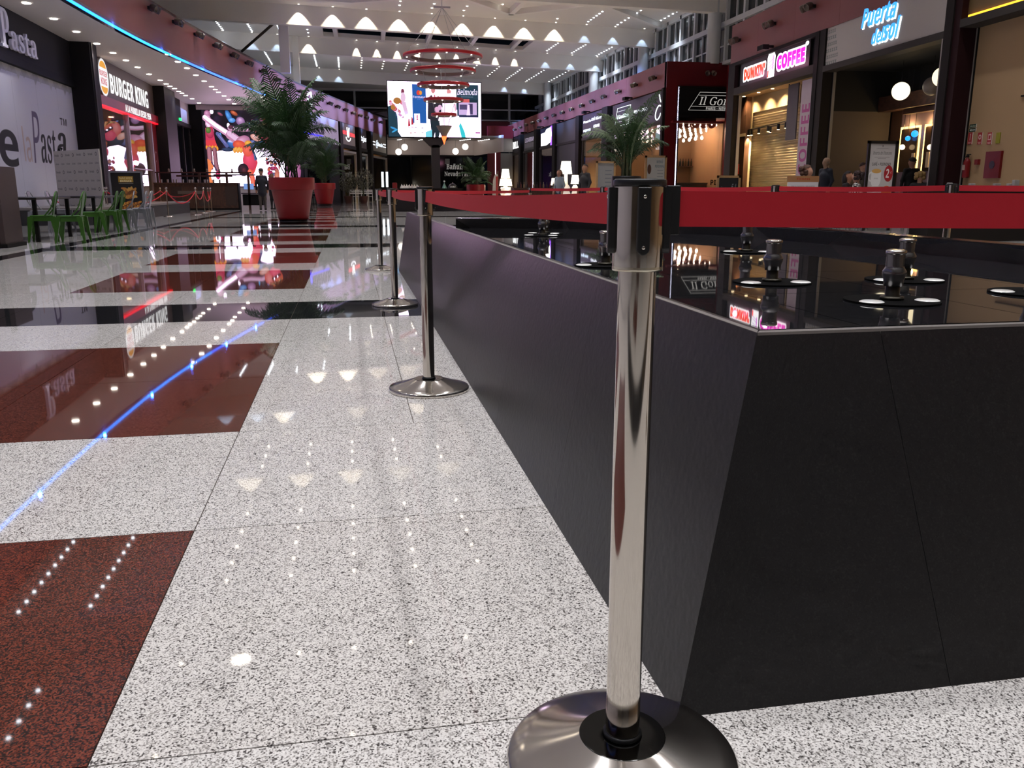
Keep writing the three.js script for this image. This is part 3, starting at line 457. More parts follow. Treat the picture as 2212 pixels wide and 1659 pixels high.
// ---- burger shop
{
  const t = FL.thing('shopfront', 'brown and red burger shopfront with a wide lit window', 'shopfront', 0);
  const brown = mat('#57463f', 0.5), red = mat('#8f0d1c', 0.4);
  part(t, 'sign_board', band(-32.75, -44.3, 4.28, SOFFIT, -0.2, 0), brown);
  part(t, 'red_band', band(-32.75, -45.2, 3.95, 4.28, -0.15, 0.14), red);
  const edge = glow('#ff1426', 1.6); for (let z = -32.75; z > -45; z -= 3.1) part(t, 'led_edge', band(z, Math.max(z - 3.1, -45.2), 3.9, 3.95, 0.0, 0.12), edge, 'glowing red light line');
  part(t, 'pillar', band(-44.3, -46.9, 0, SOFFIT, -0.2, 0.5), M.frame);
  part(t, 'mullion', [band(-33.4, -33.55, 0, 3.9, -0.05, 0.08), band(-38.7, -38.82, 0, 3.9, -0.05, 0.08), band(-42.9, -43.1, 0, 3.9, -0.05, 0.08)], mat('#a79aa8', 0.4));
  part(t, 'transom', [band(-38.8, -43, 1.75, 1.8, -0.05, 0.03)], mat('#6b5a50', 0.5));
  part(t, 'glass_pane', band(-33.5, -38.7, 0, 3.9, -0.03, -0.02), M.glass); part(t, 'glass_pane', band(-38.8, -43, 0, 3.9, -0.03, -0.02), M.glass);
  part(t, 'door_poster', band(-43.1, -44.3, 0.6, 3.9, -0.1, 0), faced(red, printed(canvasTex(128, 320, (x, w, h) => { x.fillStyle = '#7d0c1a'; x.fillRect(0, 0, w, h); x.strokeStyle = '#c8a5a5'; x.lineWidth = 5; x.beginPath(); x.ellipse(64, 190, 40, 70, 0.3, 0, 6.3); x.stroke(); x.beginPath(); x.ellipse(64, 200, 22, 40, 0.3, 0, 6.3); x.stroke(); }))), 'dark red poster with a pale outline');
  // inside
  part(t, 'back_wall', band(-32.9, -44.4, 0, 4.4, -3.0, -2.9), mat('#b98c56', 0.7)); part(t, 'inner_ceiling', band(-32.9, -44.4, 4.1, 4.2, -3.0, -0.2), M.tan);
  part(t, 'order_board', [band(-38.6, -40, 1.15, 2.3, -2.9, -2.8)], mat('#c4572a', 0.5)); part(t, 'order_board_green', band(-38.6, -40.2, 0.75, 1.15, -2.9, -2.8), mat('#7d8a3a', 0.5));
  for (const z of [-35, -39.5, -42.5]) { part(t, 'inner_downlight', cyl(0.1, 0.1, 0.03, dep(z), 4.06, -1.5), glow('#ffdca8', 8)); const p = FL.at(dep(z), 4.0, -1.5); spot(p, V(p.x, 0, p.z), 20, 1.0, 0xffc98a); }
  // signs
  const s = FL.thing('sign_lettering', 'white glowing letters of the burger shop sign', 'sign', dep(-36.6), 4.52, 0.02);
  part(s, 'sign_word', letters('BURGER', 0.72, 0.012, 3.7), glow('#ffffff', 0.95)); part(s, 'sign_word', letters('KING', 0.72, 0.012, 2.35).translate(4.05, 0, 0), glow('#ffffff', 0.95));
  const disc = canvasTex(256, 256, (x) => {
    x.fillStyle = '#fff'; x.beginPath(); x.arc(128, 128, 127, 0, 7); x.fill();
    x.fillStyle = '#f0a41c'; x.beginPath(); x.ellipse(128, 62, 84, 46, 0, Math.PI, 0); x.fill(); x.beginPath(); x.ellipse(128, 194, 84, 46, 0, 0, Math.PI); x.fill(); x.fillStyle = '#fff'; x.fillRect(30, 70, 196, 116);
    text(x, 'BURGER', 128, 102, 'bold 52px sans-serif', '#c8102e', 200); text(x, 'KING', 128, 156, 'bold 62px sans-serif', '#c8102e', 190);
  });
  const e = FL.thing('round_sign', 'round white sign with yellow bun halves and red lettering', 'sign', dep(-35.5), 4.96, 0.03);
  part(e, 'sign_rim', new THREE.CylinderGeometry(0.68, 0.68, 0.1, 40).rotateX(Math.PI / 2).translate(0, 0, 0), M.white_paint); part(e, 'sign_face', new THREE.CircleGeometry(0.66, 40).translate(0, 0, 0.055), lit(disc, 0.9));
  FL.single('sign_slogan', 'small white slogan letters on the red band below the burger sign', 'sign', letters('A LA PARRILLA DESDE 1954', 0.27, 0.006, 4.6), glow('#ffffff', 1.0), dep(-38.1), 3.98, 0.15);
}
// ---- dark doors between the burger shop and the big screen
{
  const t = FL.thing('shopfront', 'dark glazed doors beside the big led screen', 'shopfront', 0);
  part(t, 'upper_panel', band(-46.9, -50.8, 4.5, SOFFIT, -0.2, 0.05), M.frame); part(t, 'white_panel', band(-50.8, -53.5, 4.5, SOFFIT, -0.2, 0), mat('#cfc6c6', 0.6));
  part(t, 'lintel', band(-46.9, -53.5, 4.3, 4.5, -0.2, 0.15), M.frameDark);
  for (const [a, b] of [[-47, -49], [-49.1, -51], [-51.1, -52.9]]) part(t, 'glass_door', band(a, b, 0.05, 4.3, -0.05, 0), M.darkGlass);
  for (const z of [-47, -49.05, -51.05, -52.9]) part(t, 'door_post', band(z + 0.07, z - 0.07, 0, 4.3, -0.06, 0.06), M.frame);
  FL.single('emergency_light', 'small green emergency light above the dark doors', 'light', box(0.3, 0.12, 0.08), glow('#20ff70', 2.5), dep(-50.2), 4.6, 0.1);
  struct('wall_left_001', [box2(-14.6, -8.85, 0, SOFFIT, -33, -32.8), box2(-14.6, -8.85, 0, SOFFIT, -46.2, -46)], M.ceiling, 'partition between two shops of the left row', 'wall');
}
// ---- the big screen with dancers
const hdr = (x, w, h) => {                                             // an led wall's white is far brighter than its colours
  const im = x.getImageData(0, 0, w, h), d = im.data;
  for (let i = 0; i < d.length; i += 4) { const lo = Math.min(d[i], d[i + 1], d[i + 2]) / 255, t = Math.max(0, Math.min(1, (lo - 0.9) / 0.1)), k = 0.46 + 0.54 * t * t; d[i] *= k; d[i + 1] *= k; d[i + 2] *= k; }
  x.putImageData(im, 0, 0);
};
const ledWall = (name, label, x0, x1, y0, y1, z, tex, nx, ny, k) => {
  const t = thing(name, label, 'screen', [x0, y0, z]), w = (x1 - x0) / nx, h = (y1 - y0) / ny, m = lit(tex, k, '#050505'); m.emissive.setRGB(1, 0.78, 1.1);
  part(t, 'screen_housing', box2(-0.06, x1 - x0 + 0.06, -0.06, y1 - y0 + 0.06, -0.25, -0.01), M.frameDark);
  for (let i = 0; i < nx; i++) for (let j = 0; j < ny; j++) { const g = new THREE.PlaneGeometry(w, h).translate((i + 0.5) * w, (j + 0.5) * h, 0), uv = g.attributes.uv; for (let q = 0; q < 4; q++) uv.setXY(q, (i + uv.getX(q)) / nx, (j + uv.getY(q)) / ny); part(t, 'screen_module', g, m); }
  return t;
};
const dancers = canvasTex(1120, 820, (x, w, h) => {                   // drawn in the proportions of the picture on the screen
  const blob = (c, pts) => { x.fillStyle = c; x.beginPath(); pts.forEach(([a, b], i) => i ? x.lineTo(a, b) : x.moveTo(a, b)); x.closePath(); x.fill(); }, el = (c, a, b, r, s = r, t = 0) => { x.fillStyle = c; x.beginPath(); x.ellipse(a, b, r, s, t, 0, 7); x.fill(); };
  const limb = (c, pts, wd) => { x.strokeStyle = c; x.lineWidth = wd; x.lineCap = x.lineJoin = 'round'; x.beginPath(); pts.forEach(([a, b], i) => i ? x.lineTo(a, b) : x.moveTo(a, b)); x.stroke(); };
  const sh = (c0, c1, a, b, r, q = r, t = 0) => { x.save(); x.translate(a, b); x.rotate(t); x.scale(1, q / r); const g = x.createRadialGradient(-r * 0.25, -r * 0.3, r * 0.1, 0, 0, r); g.addColorStop(0, c0); g.addColorStop(1, c1); x.fillStyle = g; x.beginPath(); x.arc(0, 0, r, 0, 7); x.fill(); x.restore(); };
  const arm = (c0, c1, pts, wd) => { limb(c1, pts, wd); limb(c0, pts.map(([p, q]) => [p - wd * 0.08, q - wd * 0.16]), wd * 0.55); };
  x.fillStyle = '#0b080e'; x.fillRect(0, 0, w, h);
  for (let i = 0; i < 46; i++) sh(['#1d2c38', '#2a1c26', '#123036', '#241a30'][i % 4], '#0b080e', (i * 173) % 900, (i * 97) % 420, 26 + i % 30);
  blob('#ffffff', [[80, 440], [330, 425], [480, 440], [640, 380], [740, 400], [860, 470], [920, 600], [920, 820], [80, 820]]);
  sh('#5cc8ff', '#1c5a90', 300, 60, 30, 70, -0.4); sh('#8fe0ff', '#2f8fd0', 332, 104, 40, 26); sh('#f08a4a', '#8a3a18', 362, 28, 44, 22, 0.5); sh('#e8cfe4', '#7a5c80', 428, 112, 50, 46, 0.4); sh('#e0a0a0', '#7a4040', 568, 104, 16, 16); sh('#b87888', '#50303c', 664, 92, 22, 26); sh('#d0703c', '#6a2c18', 706, 112, 26, 40); sh('#184a50', '#0b1c20', 572, 170, 30, 80);
  for (let i = 0; i < 7; i++) limb(i % 2 ? '#1c4a7a' : '#8fc0f0', [[618, 128 + i * 13], [690, 150 + i * 13]], 11);
  sh('#c06a72', '#60303a', 205, 40, 34, 15, 0.5); el('#fff', 288, 158, 15, 24); el('#fff', 112, 16, 20, 24); el('#46c8e8', 524, 156, 10, 30); limb('#3fb4e6', [[190, 250], [206, 330]], 18); sh('#4a9ad8', '#1b4a78', 330, 356, 74, 50); limb('#d8f0ff', [[284, 330], [372, 336]], 22); limb('#5a6c98', [[160, 250], [256, 380]], 40); limb('#8a92c0', [[170, 262], [240, 350]], 12); sh('#7a98c8', '#2c4468', 560, 350, 60, 40); sh('#204858', '#0c2028', 660, 330, 90, 54); sh('#34506a', '#16283a', 260, 420, 70, 22);
  // dancer standing at the left
  sh('#e8b8c8', '#9a6078', 62, 40, 38, 40); arm('#fbeef0', '#d8a8b4', [[66, 84], [60, 150], [96, 220]], 58); blob('#d83a58', [[28, 190], [112, 168], [128, 330], [22, 330]]); sh('#e85a70', '#a82440', 76, 240, 46, 60); sh('#78b040', '#3a6a1c', 60, 214, 30, 34); blob('#ec4440', [[22, 320], [128, 318], [150, 392], [20, 400]]); for (let i = 0; i < 8; i++) sh('#ffd83a', '#f08a1c', 28 + i * 17, 398 + (i % 2) * 12, 12, 24);
  arm('#b88480', '#7c5050', [[56, 420], [56, 600], [50, 690]], 60); arm('#a87874', '#6c4648', [[114, 420], [118, 560], [128, 640]], 50); blob('#ff9a4a', [[24, 520], [60, 540], [92, 610], [60, 640], [90, 800], [30, 810]]); limb('#3a3450', [[70, 560], [118, 640]], 14); sh('#f8487a', '#b8204c', 132, 700, 28, 46); el('#fff', 72, 700, 20, 60);
  // the long diagonal leg and arm
  arm('#fffafa', '#dcb0bc', [[36, 82], [150, 168], [250, 232], [330, 282]], 66); arm('#f6dfe4', '#c898a8', [[300, 262], [380, 322], [470, 336]], 96); arm('#f8e4e8', '#cc9cac', [[300, 190], [430, 204], [560, 196], [620, 222]], 46); sh('#6a3e48', '#3a1e28', 314, 176, 28, 22);
  // bowed dancer
  sh('#f0c8d0', '#b07488', 440, 330, 86, 60, -0.4); sh('#ff7a3a', '#d8402c', 400, 372, 76, 52, 0.2); for (let i = 0; i < 6; i++) sh('#ffe060', '#f0a020', 340 + i * 18, 428 - (i % 2) * 10, 18, 30); sh('#ffd84a', '#e8a01c', 500, 352, 42, 32); blob('#f2503a', [[420, 380], [520, 370], [560, 470], [596, 560], [560, 650], [520, 720], [470, 690], [440, 590], [450, 480]]); sh('#ff5c6c', '#d83a4c', 506, 540, 80, 110); sh('#ff7c50', '#e85a3a', 486, 430, 56, 66); limb('#1c3a58', [[526, 370], [560, 460], [580, 520]], 22); limb('#4a6c90', [[560, 470], [566, 530]], 16);
  sh('#3c2024', '#120c10', 424, 640, 62, 70); sh('#6a3030', '#2a1418', 434, 646, 30, 34); arm('#ff8a5a', '#f05c38', [[500, 660], [522, 730], [530, 812]], 56); el('#fff', 460, 770, 40, 30); x.fillStyle = '#e8cff4'; x.fillRect(210, 690, 130, 14); blob('#120c12', [[80, 690], [560, 690], [560, 702], [80, 702]]);
  // face with beads, shoulder and hand
  sh('#ffb098', '#d85a48', 660, 214, 70, 84); sh('#f08058', '#c0482c', 742, 214, 66, 80); sh('#ff7a80', '#e0405c', 716, 284, 66, 54, 0.4); sh('#ffe8c8', '#e0a87c', 588, 288, 62, 34, 0.45); limb('#16131c', [[690, 200], [770, 246]], 30); el('#fff', 704, 198, 9, 9); el('#fff', 744, 224, 9, 9); for (let i = 0; i < 9; i++) limb(['#f0e08a', '#201a1c', '#e0a040'][i % 3], [[636 + i * 18, 150 - i * 2], [700 + i * 12, 132 + i * 10]], 9); sh('#ff6070', '#c01c38', 806, 452, 58, 62); el('#ffd8dc', 800, 470, 12, 10); limb('#c86a3c', [[770, 360], [790, 420]], 30);
  for (let i = 0; i < 26; i++) sh(['#ff8a3a', '#38b8e0', '#ffe08a', '#e0305a', '#c8487a'][i % 5], '#7a2038', 700 + (i * 53) % 170, 520 + (i * 61) % 250, 12 + (i % 3) * 6, 16 + (i % 4) * 6, i); sh('#e8a070', '#b86440', 812, 730, 36, 90); el('#fff', 872, 700, 36, 110); sh('#e8b0c8', '#a06080', 1000, 640, 90, 160);
  hdr(x, w, h);
});
{
  const t = ledWall('led_screen', 'huge led screen showing dancers in orange feather costumes', -8.12, -2.6, 1.12, 5.36, -53.4, dancers, 4, 3, SCREEN_GLOW);
  struct('wall_left_002', [box2(-14.6, -3.1, 0, SOFFIT, -53.9, -53.7)], M.ceiling, 'wall that carries the big led screen', 'wall');
  single('screen_header', 'pale header panel above the big led screen', 'panel', box2(-8.4, -3.1, 5.38, SOFFIT - 0.01, -53.69, -53.35), mat('#b7a3a6', 0.6));
  single('screen_pilaster', 'dark pilaster at the side of the big led screen', 'pilaster', box2(-8.84, -8.2, 0, SOFFIT - 0.01, -53.69, -53.51), M.frameDark);
  spot(V(-5.9, 2.4, -53.1), V(-4, 2.2, -40), 24, 1.3, 0xffc8ff, 1, 6, 'led_screen');
}
// ---- cinema and shops beyond the screen
const FK = front(-3.05, -53.5, 6.55, -27.8);
{
  const S = (px) => FK.s(px), top = SOFFIT;
  const p0 = 0.0, k0 = S(657), k1 = S(735), a0 = S(742), a1 = S(771), b0 = S(781), b1 = S(795), c0 = S(806), c1 = 28.5;
  const t = FK.thing('shopfront', 'dark cinema front with a pale lilac sign board', 'shopfront', 0);
  part(t, 'wall_panel', box2(p0, k1, 0, 4.0, -0.4, 0), M.frameDark); part(t, 'door_leaf', box2(k0 + 1, k0 + 3.4, 0, 2.6, 0, 0.04), M.darkGlass); part(t, 'door_leaf', box2(k0 + 3.6, k0 + 6, 0, 2.6, 0, 0.04), M.darkGlass);
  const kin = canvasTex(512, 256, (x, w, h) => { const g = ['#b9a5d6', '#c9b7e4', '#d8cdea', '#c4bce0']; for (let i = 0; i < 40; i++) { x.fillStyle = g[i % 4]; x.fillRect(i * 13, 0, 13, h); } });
  part(t, 'sign_board', box2(k0 - 1.2, k1, 4.0, top - 0.02, -0.3, 0.03), faced(M.frame, lit(kin, 0.16, '#b8b0c4')), 'pale lilac board');  // faint glow and lilac tone are set in the board material itself
  const word = FK.thing('sign_lettering', 'dark violet letters with blue neon edge on the cinema board', 'sign', k0 + 0.1, 4.45, 0.06);
  part(word, 'sign_word', letters('KINEPOLIS', 0.72, 0.02, S(702) - k0 - 0.5).translate(0.5, 0, 0), mat('#2a1a55', 0.5)); part(word, 'neon_bar', box(0.4, 1.1, 0.1, 0.1, 0.3, 0), glow('#1a1aff', 2)); part(word, 'neon_line', box(S(700) - k0, 0.08, 0.06, (S(700) - k0) / 2, -0.12, 0), glow('#2a22ff', 1.6));
  FK.single('star_sign', 'white angular lit emblem on the curved fascia', 'sign', [box(0.9, 0.1, 0.06, 0, 0.3, 0).rotateZ(0.3), box(0.1, 0.8, 0.06, 0.4, 0, 0), box(0.7, 0.1, 0.06, -0.1, -0.2, 0).rotateZ(-0.4)], glow('#e8f4ff', 3), S(668), 6.35, 0.3);
  const shop = (s0, s1, label, boardTex, k, inner, boardColor, light) => {
    const g = FK.thing('shopfront', label, 'shopfront', s0), w = s1 - s0;
    part(g, 'pillar', box2(-0.8, 0, 0, top, -0.5, 0.12), M.frame); part(g, 'sign_board', box2(0, w, 4.15, top, -0.3, 0), faced(M.frame, lit(boardTex, k, boardColor)), 'lit sign board'); part(g, 'lintel', box2(-0.1, w, 3.9, 4.15, -0.3, 0.06), M.frame);
    part(g, 'jamb', [box2(0, 0.12, 0, 3.7, -0.1, 0.06), box2(w - 0.12, w, 0, 3.7, -0.1, 0.06), box2(0, w, 3.6, 3.75, -0.1, 0.06)], mat('#8f8a84', 0.5)); part(g, 'glass_pane', box2(0.1, w - 0.1, 0, 3.7, -0.03, -0.02), M.glass);
    part(g, 'back_wall', box2(-0.6, w, 0, 3.9, -2.1, -2), inner); part(g, 'inner_ceiling', box2(-0.6, w, 3.9, 4, -2.1, -0.3), M.tan); part(g, 'side_wall', [box2(-0.7, -0.6, 0, 3.9, -2.1, -0.3), box2(w, w + 0.1, 0, 3.9, -2.1, -0.3)], M.frame);
    part(g, 'inner_downlight', cyl(0.12, 0.12, 0.03, w / 2, 3.86, -1), glow('#ffe0b0', 6)); const p = FK.at(s0 + w / 2, 3.82, -1); spot(p, V(p.x, 0, p.z), light, 1.1, 0xffd9a0); return g;
  };
  shop(a0, a1, 'shopfront with yellow interior and red lettering around a white horseshoe', canvasTex(256, 256, (x) => { text(x, 'RED', 62, 110, 'bold 62px sans-serif', '#ff1426', 110); text(x, 'TERRA', 200, 120, 'bold 60px sans-serif', '#ff1426', 110); x.strokeStyle = '#f4f8ff'; x.lineWidth = 14; x.beginPath(); x.arc(126, 160, 42, 0, Math.PI); x.stroke(); x.lineWidth = 20; x.beginPath(); x.moveTo(108, 40); x.lineTo(116, 160); x.moveTo(146, 40); x.lineTo(130, 160); x.stroke(); }), 2, mat('#c79a1c', 0.6), '#8b8078', 60);
  shop(b0, b1, 'narrow shopfront with a white script sign', canvasTex(256, 256, (x) => text(x, 'Rajas', 128, 128, 'italic bold 92px serif', '#eef6ff', 240)), 2, mat('#6b5348', 0.6), '#4a4048', 24);
  shop(c0, c1, 'tan shopfront with a white lit oval logo and short bars', canvasTex(512, 256, (x) => { text(x, 'Olmaia', 270, 150, 'italic bold 72px serif', '#e8f4ff', 220); x.fillStyle = '#e8f4ff'; x.fillRect(10, 120, 110, 14); x.fillRect(10, 160, 110, 14); x.fillRect(400, 120, 100, 14); x.fillRect(400, 160, 100, 14); x.strokeStyle = '#e8f4ff'; x.lineWidth = 8; x.beginPath(); x.ellipse(180, 150, 28, 56, 0.2, 0, 7); x.stroke(); }), 2, mat('#a5793f', 0.6), '#7d6c5c', 70);
  FK.single('wall_picture', 'small framed red and brown picture in the tan shop', 'picture', box(1.6, 1.3, 0.08), faced(M.wood, printed(canvasTex(64, 64, (x) => { x.fillStyle = '#5a2c1c'; x.fillRect(0, 0, 64, 64); x.fillStyle = '#b5442c'; x.beginPath(); x.arc(26, 26, 16, 0, 7); x.fill(); x.fillStyle = '#d8a878'; x.fillRect(20, 36, 26, 20); }))), S(817), 1.9, -1.9);
}
// ================================================================ RIGHT ROW, FAR PART
const FR = front(15.85, -88, 0, 1), RF0 = 5.9;
{
  const g = new THREE.Group(); g.name = 'trim_15'; scene.add(g); tag(g, 'straight red fascia with paired spotlights over the far right shops', 'fascia', null, 'structure');
  for (let k = 0; k < 14; k++) part(g, 'fascia_panel', FR.bake(box2(k * 45.2 / 14, (k + 1) * 45.2 / 14 - 0.01, RF0, FTOP, -0.3, 0)), M.fascia);
  const S = (px) => FR.s(px);
  const shop = (px0, px1, label, o) => {
    const s0 = S(px0), w = S(px1) - s0, t = FR.thing('shopfront', label, 'shopfront', s0);
    part(t, 'pillar', box2(w, w + (o.pw || 0.9), 0, RF0, -0.6, 0.14), M.frame);
    part(t, 'sign_board', box2(0, w, o.y || 4.35, RF0 - 0.06, -0.3, -0.02), o.sign ? faced(M.frame, lit(o.sign, o.k || 2, o.board || '#1c1822')) : o.boardMat || M.frame, 'sign board'); part(t, 'lintel', box2(0, w, (o.y || 4.35) - 0.16, o.y || 4.35, -0.3, 0.06), M.frameGrey);
    if (o.solid) { part(t, 'wall_panel', box2(0, w, 0, 4.2, -0.3, -0.05), o.solid); return t; }
    part(t, 'jamb', box2(0, 0.12, 0, 4.2, -0.2, 0.02), M.frameGrey); part(t, 'jamb', box2(w - 0.12, w, 0, 4.2, -0.2, 0.02), M.frameGrey); part(t, 'glass_pane', box2(0.1, w - 0.1, 0, 4.2, -0.06, -0.05), M.glass);
    part(t, 'back_wall', box2(-0.2, w + 0.6, 0, 4.3, -3.1, -3), o.inner); part(t, 'inner_ceiling', box2(-0.2, w + 0.6, 4.2, 4.3, -3.1, -0.3), o.top || M.tan); part(t, 'side_wall', box2(-0.2, -0.1, 0, 4.2, -3, -0.3), o.inner); if (!o.open) part(t, 'side_wall', box2(w + 0.5, w + 0.6, 0, 4.2, -3, -0.3), o.inner);
    part(t, 'inner_downlight', cyl(0.12, 0.12, 0.03, w / 2, 4.15, -1.5), glow(o.lamp || '#ffe2ba', 6)); const p = FR.at(s0 + w / 2, 4.1, -1.5); spot(p, V(p.x, 0, p.z), o.light || 40, 1.15, o.lamp || '#ffd5a0');
    return t;
  };
  shop(1100, 1123, 'shopfront with narrow white glowing capitals on grey', { sign: canvasTex(512, 256, (x) => text(x, 'RODILLA', 256, 128, 'bold 150px sans-serif', '#ffffff', 490)), k: 3, board: '#2c2a2e', inner: mat('#8d7050', 0.7), light: 40 });
  shop(1131, 1156, 'shopfront with a dim grey sign and a dark red picture wall', { sign: canvasTex(256, 128, (x) => { text(x, 'LIZARRAN', 128, 50, 'bold 44px sans-serif', '#c8b8d4', 220); for (let i = 0; i < 9; i++) { x.fillStyle = '#6a6068'; x.fillRect(24 + i * 24, 74, 12, 34); } }), k: 0.6, board: '#3c383e', inner: mat('#5a1c20', 0.6), light: 24 });
  shop(1166, 1195, 'shopfront with a dazzling white sign and violet neon', { sign: canvasTex(256, 160, (x, w, h) => { x.fillStyle = '#6a3aa8'; x.fillRect(190, 0, 66, h); x.fillStyle = '#a832ff'; x.fillRect(232, 20, 20, 120); x.fillStyle = '#fff'; x.beginPath(); x.moveTo(14, 44); x.lineTo(90, 40); x.lineTo(120, 16); x.lineTo(200, 10); x.lineTo(214, 70); x.lineTo(196, 130); x.lineTo(120, 150); x.lineTo(16, 148); x.fill(); }), k: 4, board: '#221e2a', inner: mat('#4a2a55', 0.6), lamp: '#c070ff', light: 14 });
  shop(1198, 1245, 'blank grey shop bay between two lit shops', { solid: mat('#3a383a', 0.5), boardMat: mat('#3f3d3e', 0.5) });
  shop(1256, 1301, 'ice cream shopfront with white capitals on a violet board', { sign: canvasTex(512, 384, (x) => { text(x, 'Pizzería', 110, 120, 'bold 58px sans-serif', '#eef6ff', 190); text(x, 'CAFÉ GELATERIA', 360, 110, 'bold 62px sans-serif', '#eef6ff', 290); text(x, 'express', 110, 260, 'bold 70px sans-serif', '#d8ecff', 190); text(x, 'OBAR', 340, 230, 'bold 66px sans-serif', '#eef6ff', 150); }), k: 2.4, board: '#2a2236', inner: mat('#c7a585', 0.7), light: 60, pw: 1.2 });
  shop(1319, 1427, 'restaurant shopfront with script logo in a white frame on a dark violet board', { sign: canvasTex(1024, 384, (x) => { x.strokeStyle = '#e8f6f2'; x.lineWidth = 7; x.beginPath(); x.moveTo(60, 320); x.lineTo(110, 60); x.lineTo(400, 60); x.lineTo(360, 320); x.closePath(); x.stroke(); x.lineWidth = 3; x.beginPath(); x.moveTo(104, 110); x.lineTo(392, 110); x.moveTo(72, 262); x.lineTo(368, 262); x.stroke(); text(x, 'Il Gondoliere', 230, 190, 'italic bold 76px serif', '#e6fff6', 250); text(x, 'RISTORANTE', 600, 180, 'bold 62px sans-serif', '#eef6ff', 270); x.lineWidth = 16; x.beginPath(); x.moveTo(940, 30); x.quadraticCurveTo(950, 140, 990, 150); x.stroke(); x.beginPath(); x.ellipse(930, 270, 44, 90, 0.25, 0, 5.2); x.stroke(); }), k: 2.2, board: '#191520', inner: mat('#b58f68', 0.7), top: mat('#6a1a24', 0.4), light: 80, pw: 45.2 - S(1427), open: true });
  // rows of bulbs inside the restaurant and the ice cream shop
  const bulb = lathe([[0, -0.13], [0.06, -0.1], [0.085, -0.04], [0.06, 0.03], [0.03, 0.08], [0, 0.08]], 12), bm = glow('#ffd9c0', 7);
  const b1 = S(1319), b2 = S(1427);
  for (let i = 0; i < 10; i++) for (let j = 0; j < 4; j++) { const p = FR.at(b1 + 0.8 + (b2 - b1 - 1.2) * i / 9, 4.05 - j * 0.16, -0.5 - j * 0.6); single('pendant_bulb', 'small glowing bulb hanging inside the corner restaurant', 'bulb', bulb, bm, p.toArray(), 0, 'bulbs inside the corner restaurant'); }
  for (let i = 0; i < 6; i++) { const p = FR.at(S(1275) + (S(1300) - S(1275)) * i / 5, 3.75, -0.8); single('pendant_bulb', 'small glowing bulb in a line inside the ice cream shop', 'bulb', bulb, bm, p.toArray(), 0, 'bulbs inside the ice cream shop'); }
  single('dome_camera', 'small dark dome camera at the corner of the lilac fascia', 'camera', [ball(0.22, 0, 0, 0, 16), cyl(0.16, 0.16, 0.25, 0, 0.05, 0)], M.frameDark, FR.at(0.4, 6.1, 0.21).toArray());
  for (const px of [1108, 1138, 1174, 1216, 1272, 1361]) { FR.single('wall_spotlight', 'small dark sign lamp above the shop signs of the far right row', 'lamp', [box(0.5, 0.16, 0.22), box(0.08, 0.08, 0.4, 0, 0.05, -0.2)], M.frameDark, S(px), RF0 - 0.02, 0.42, 'sign lamps of the far right row'); }
}
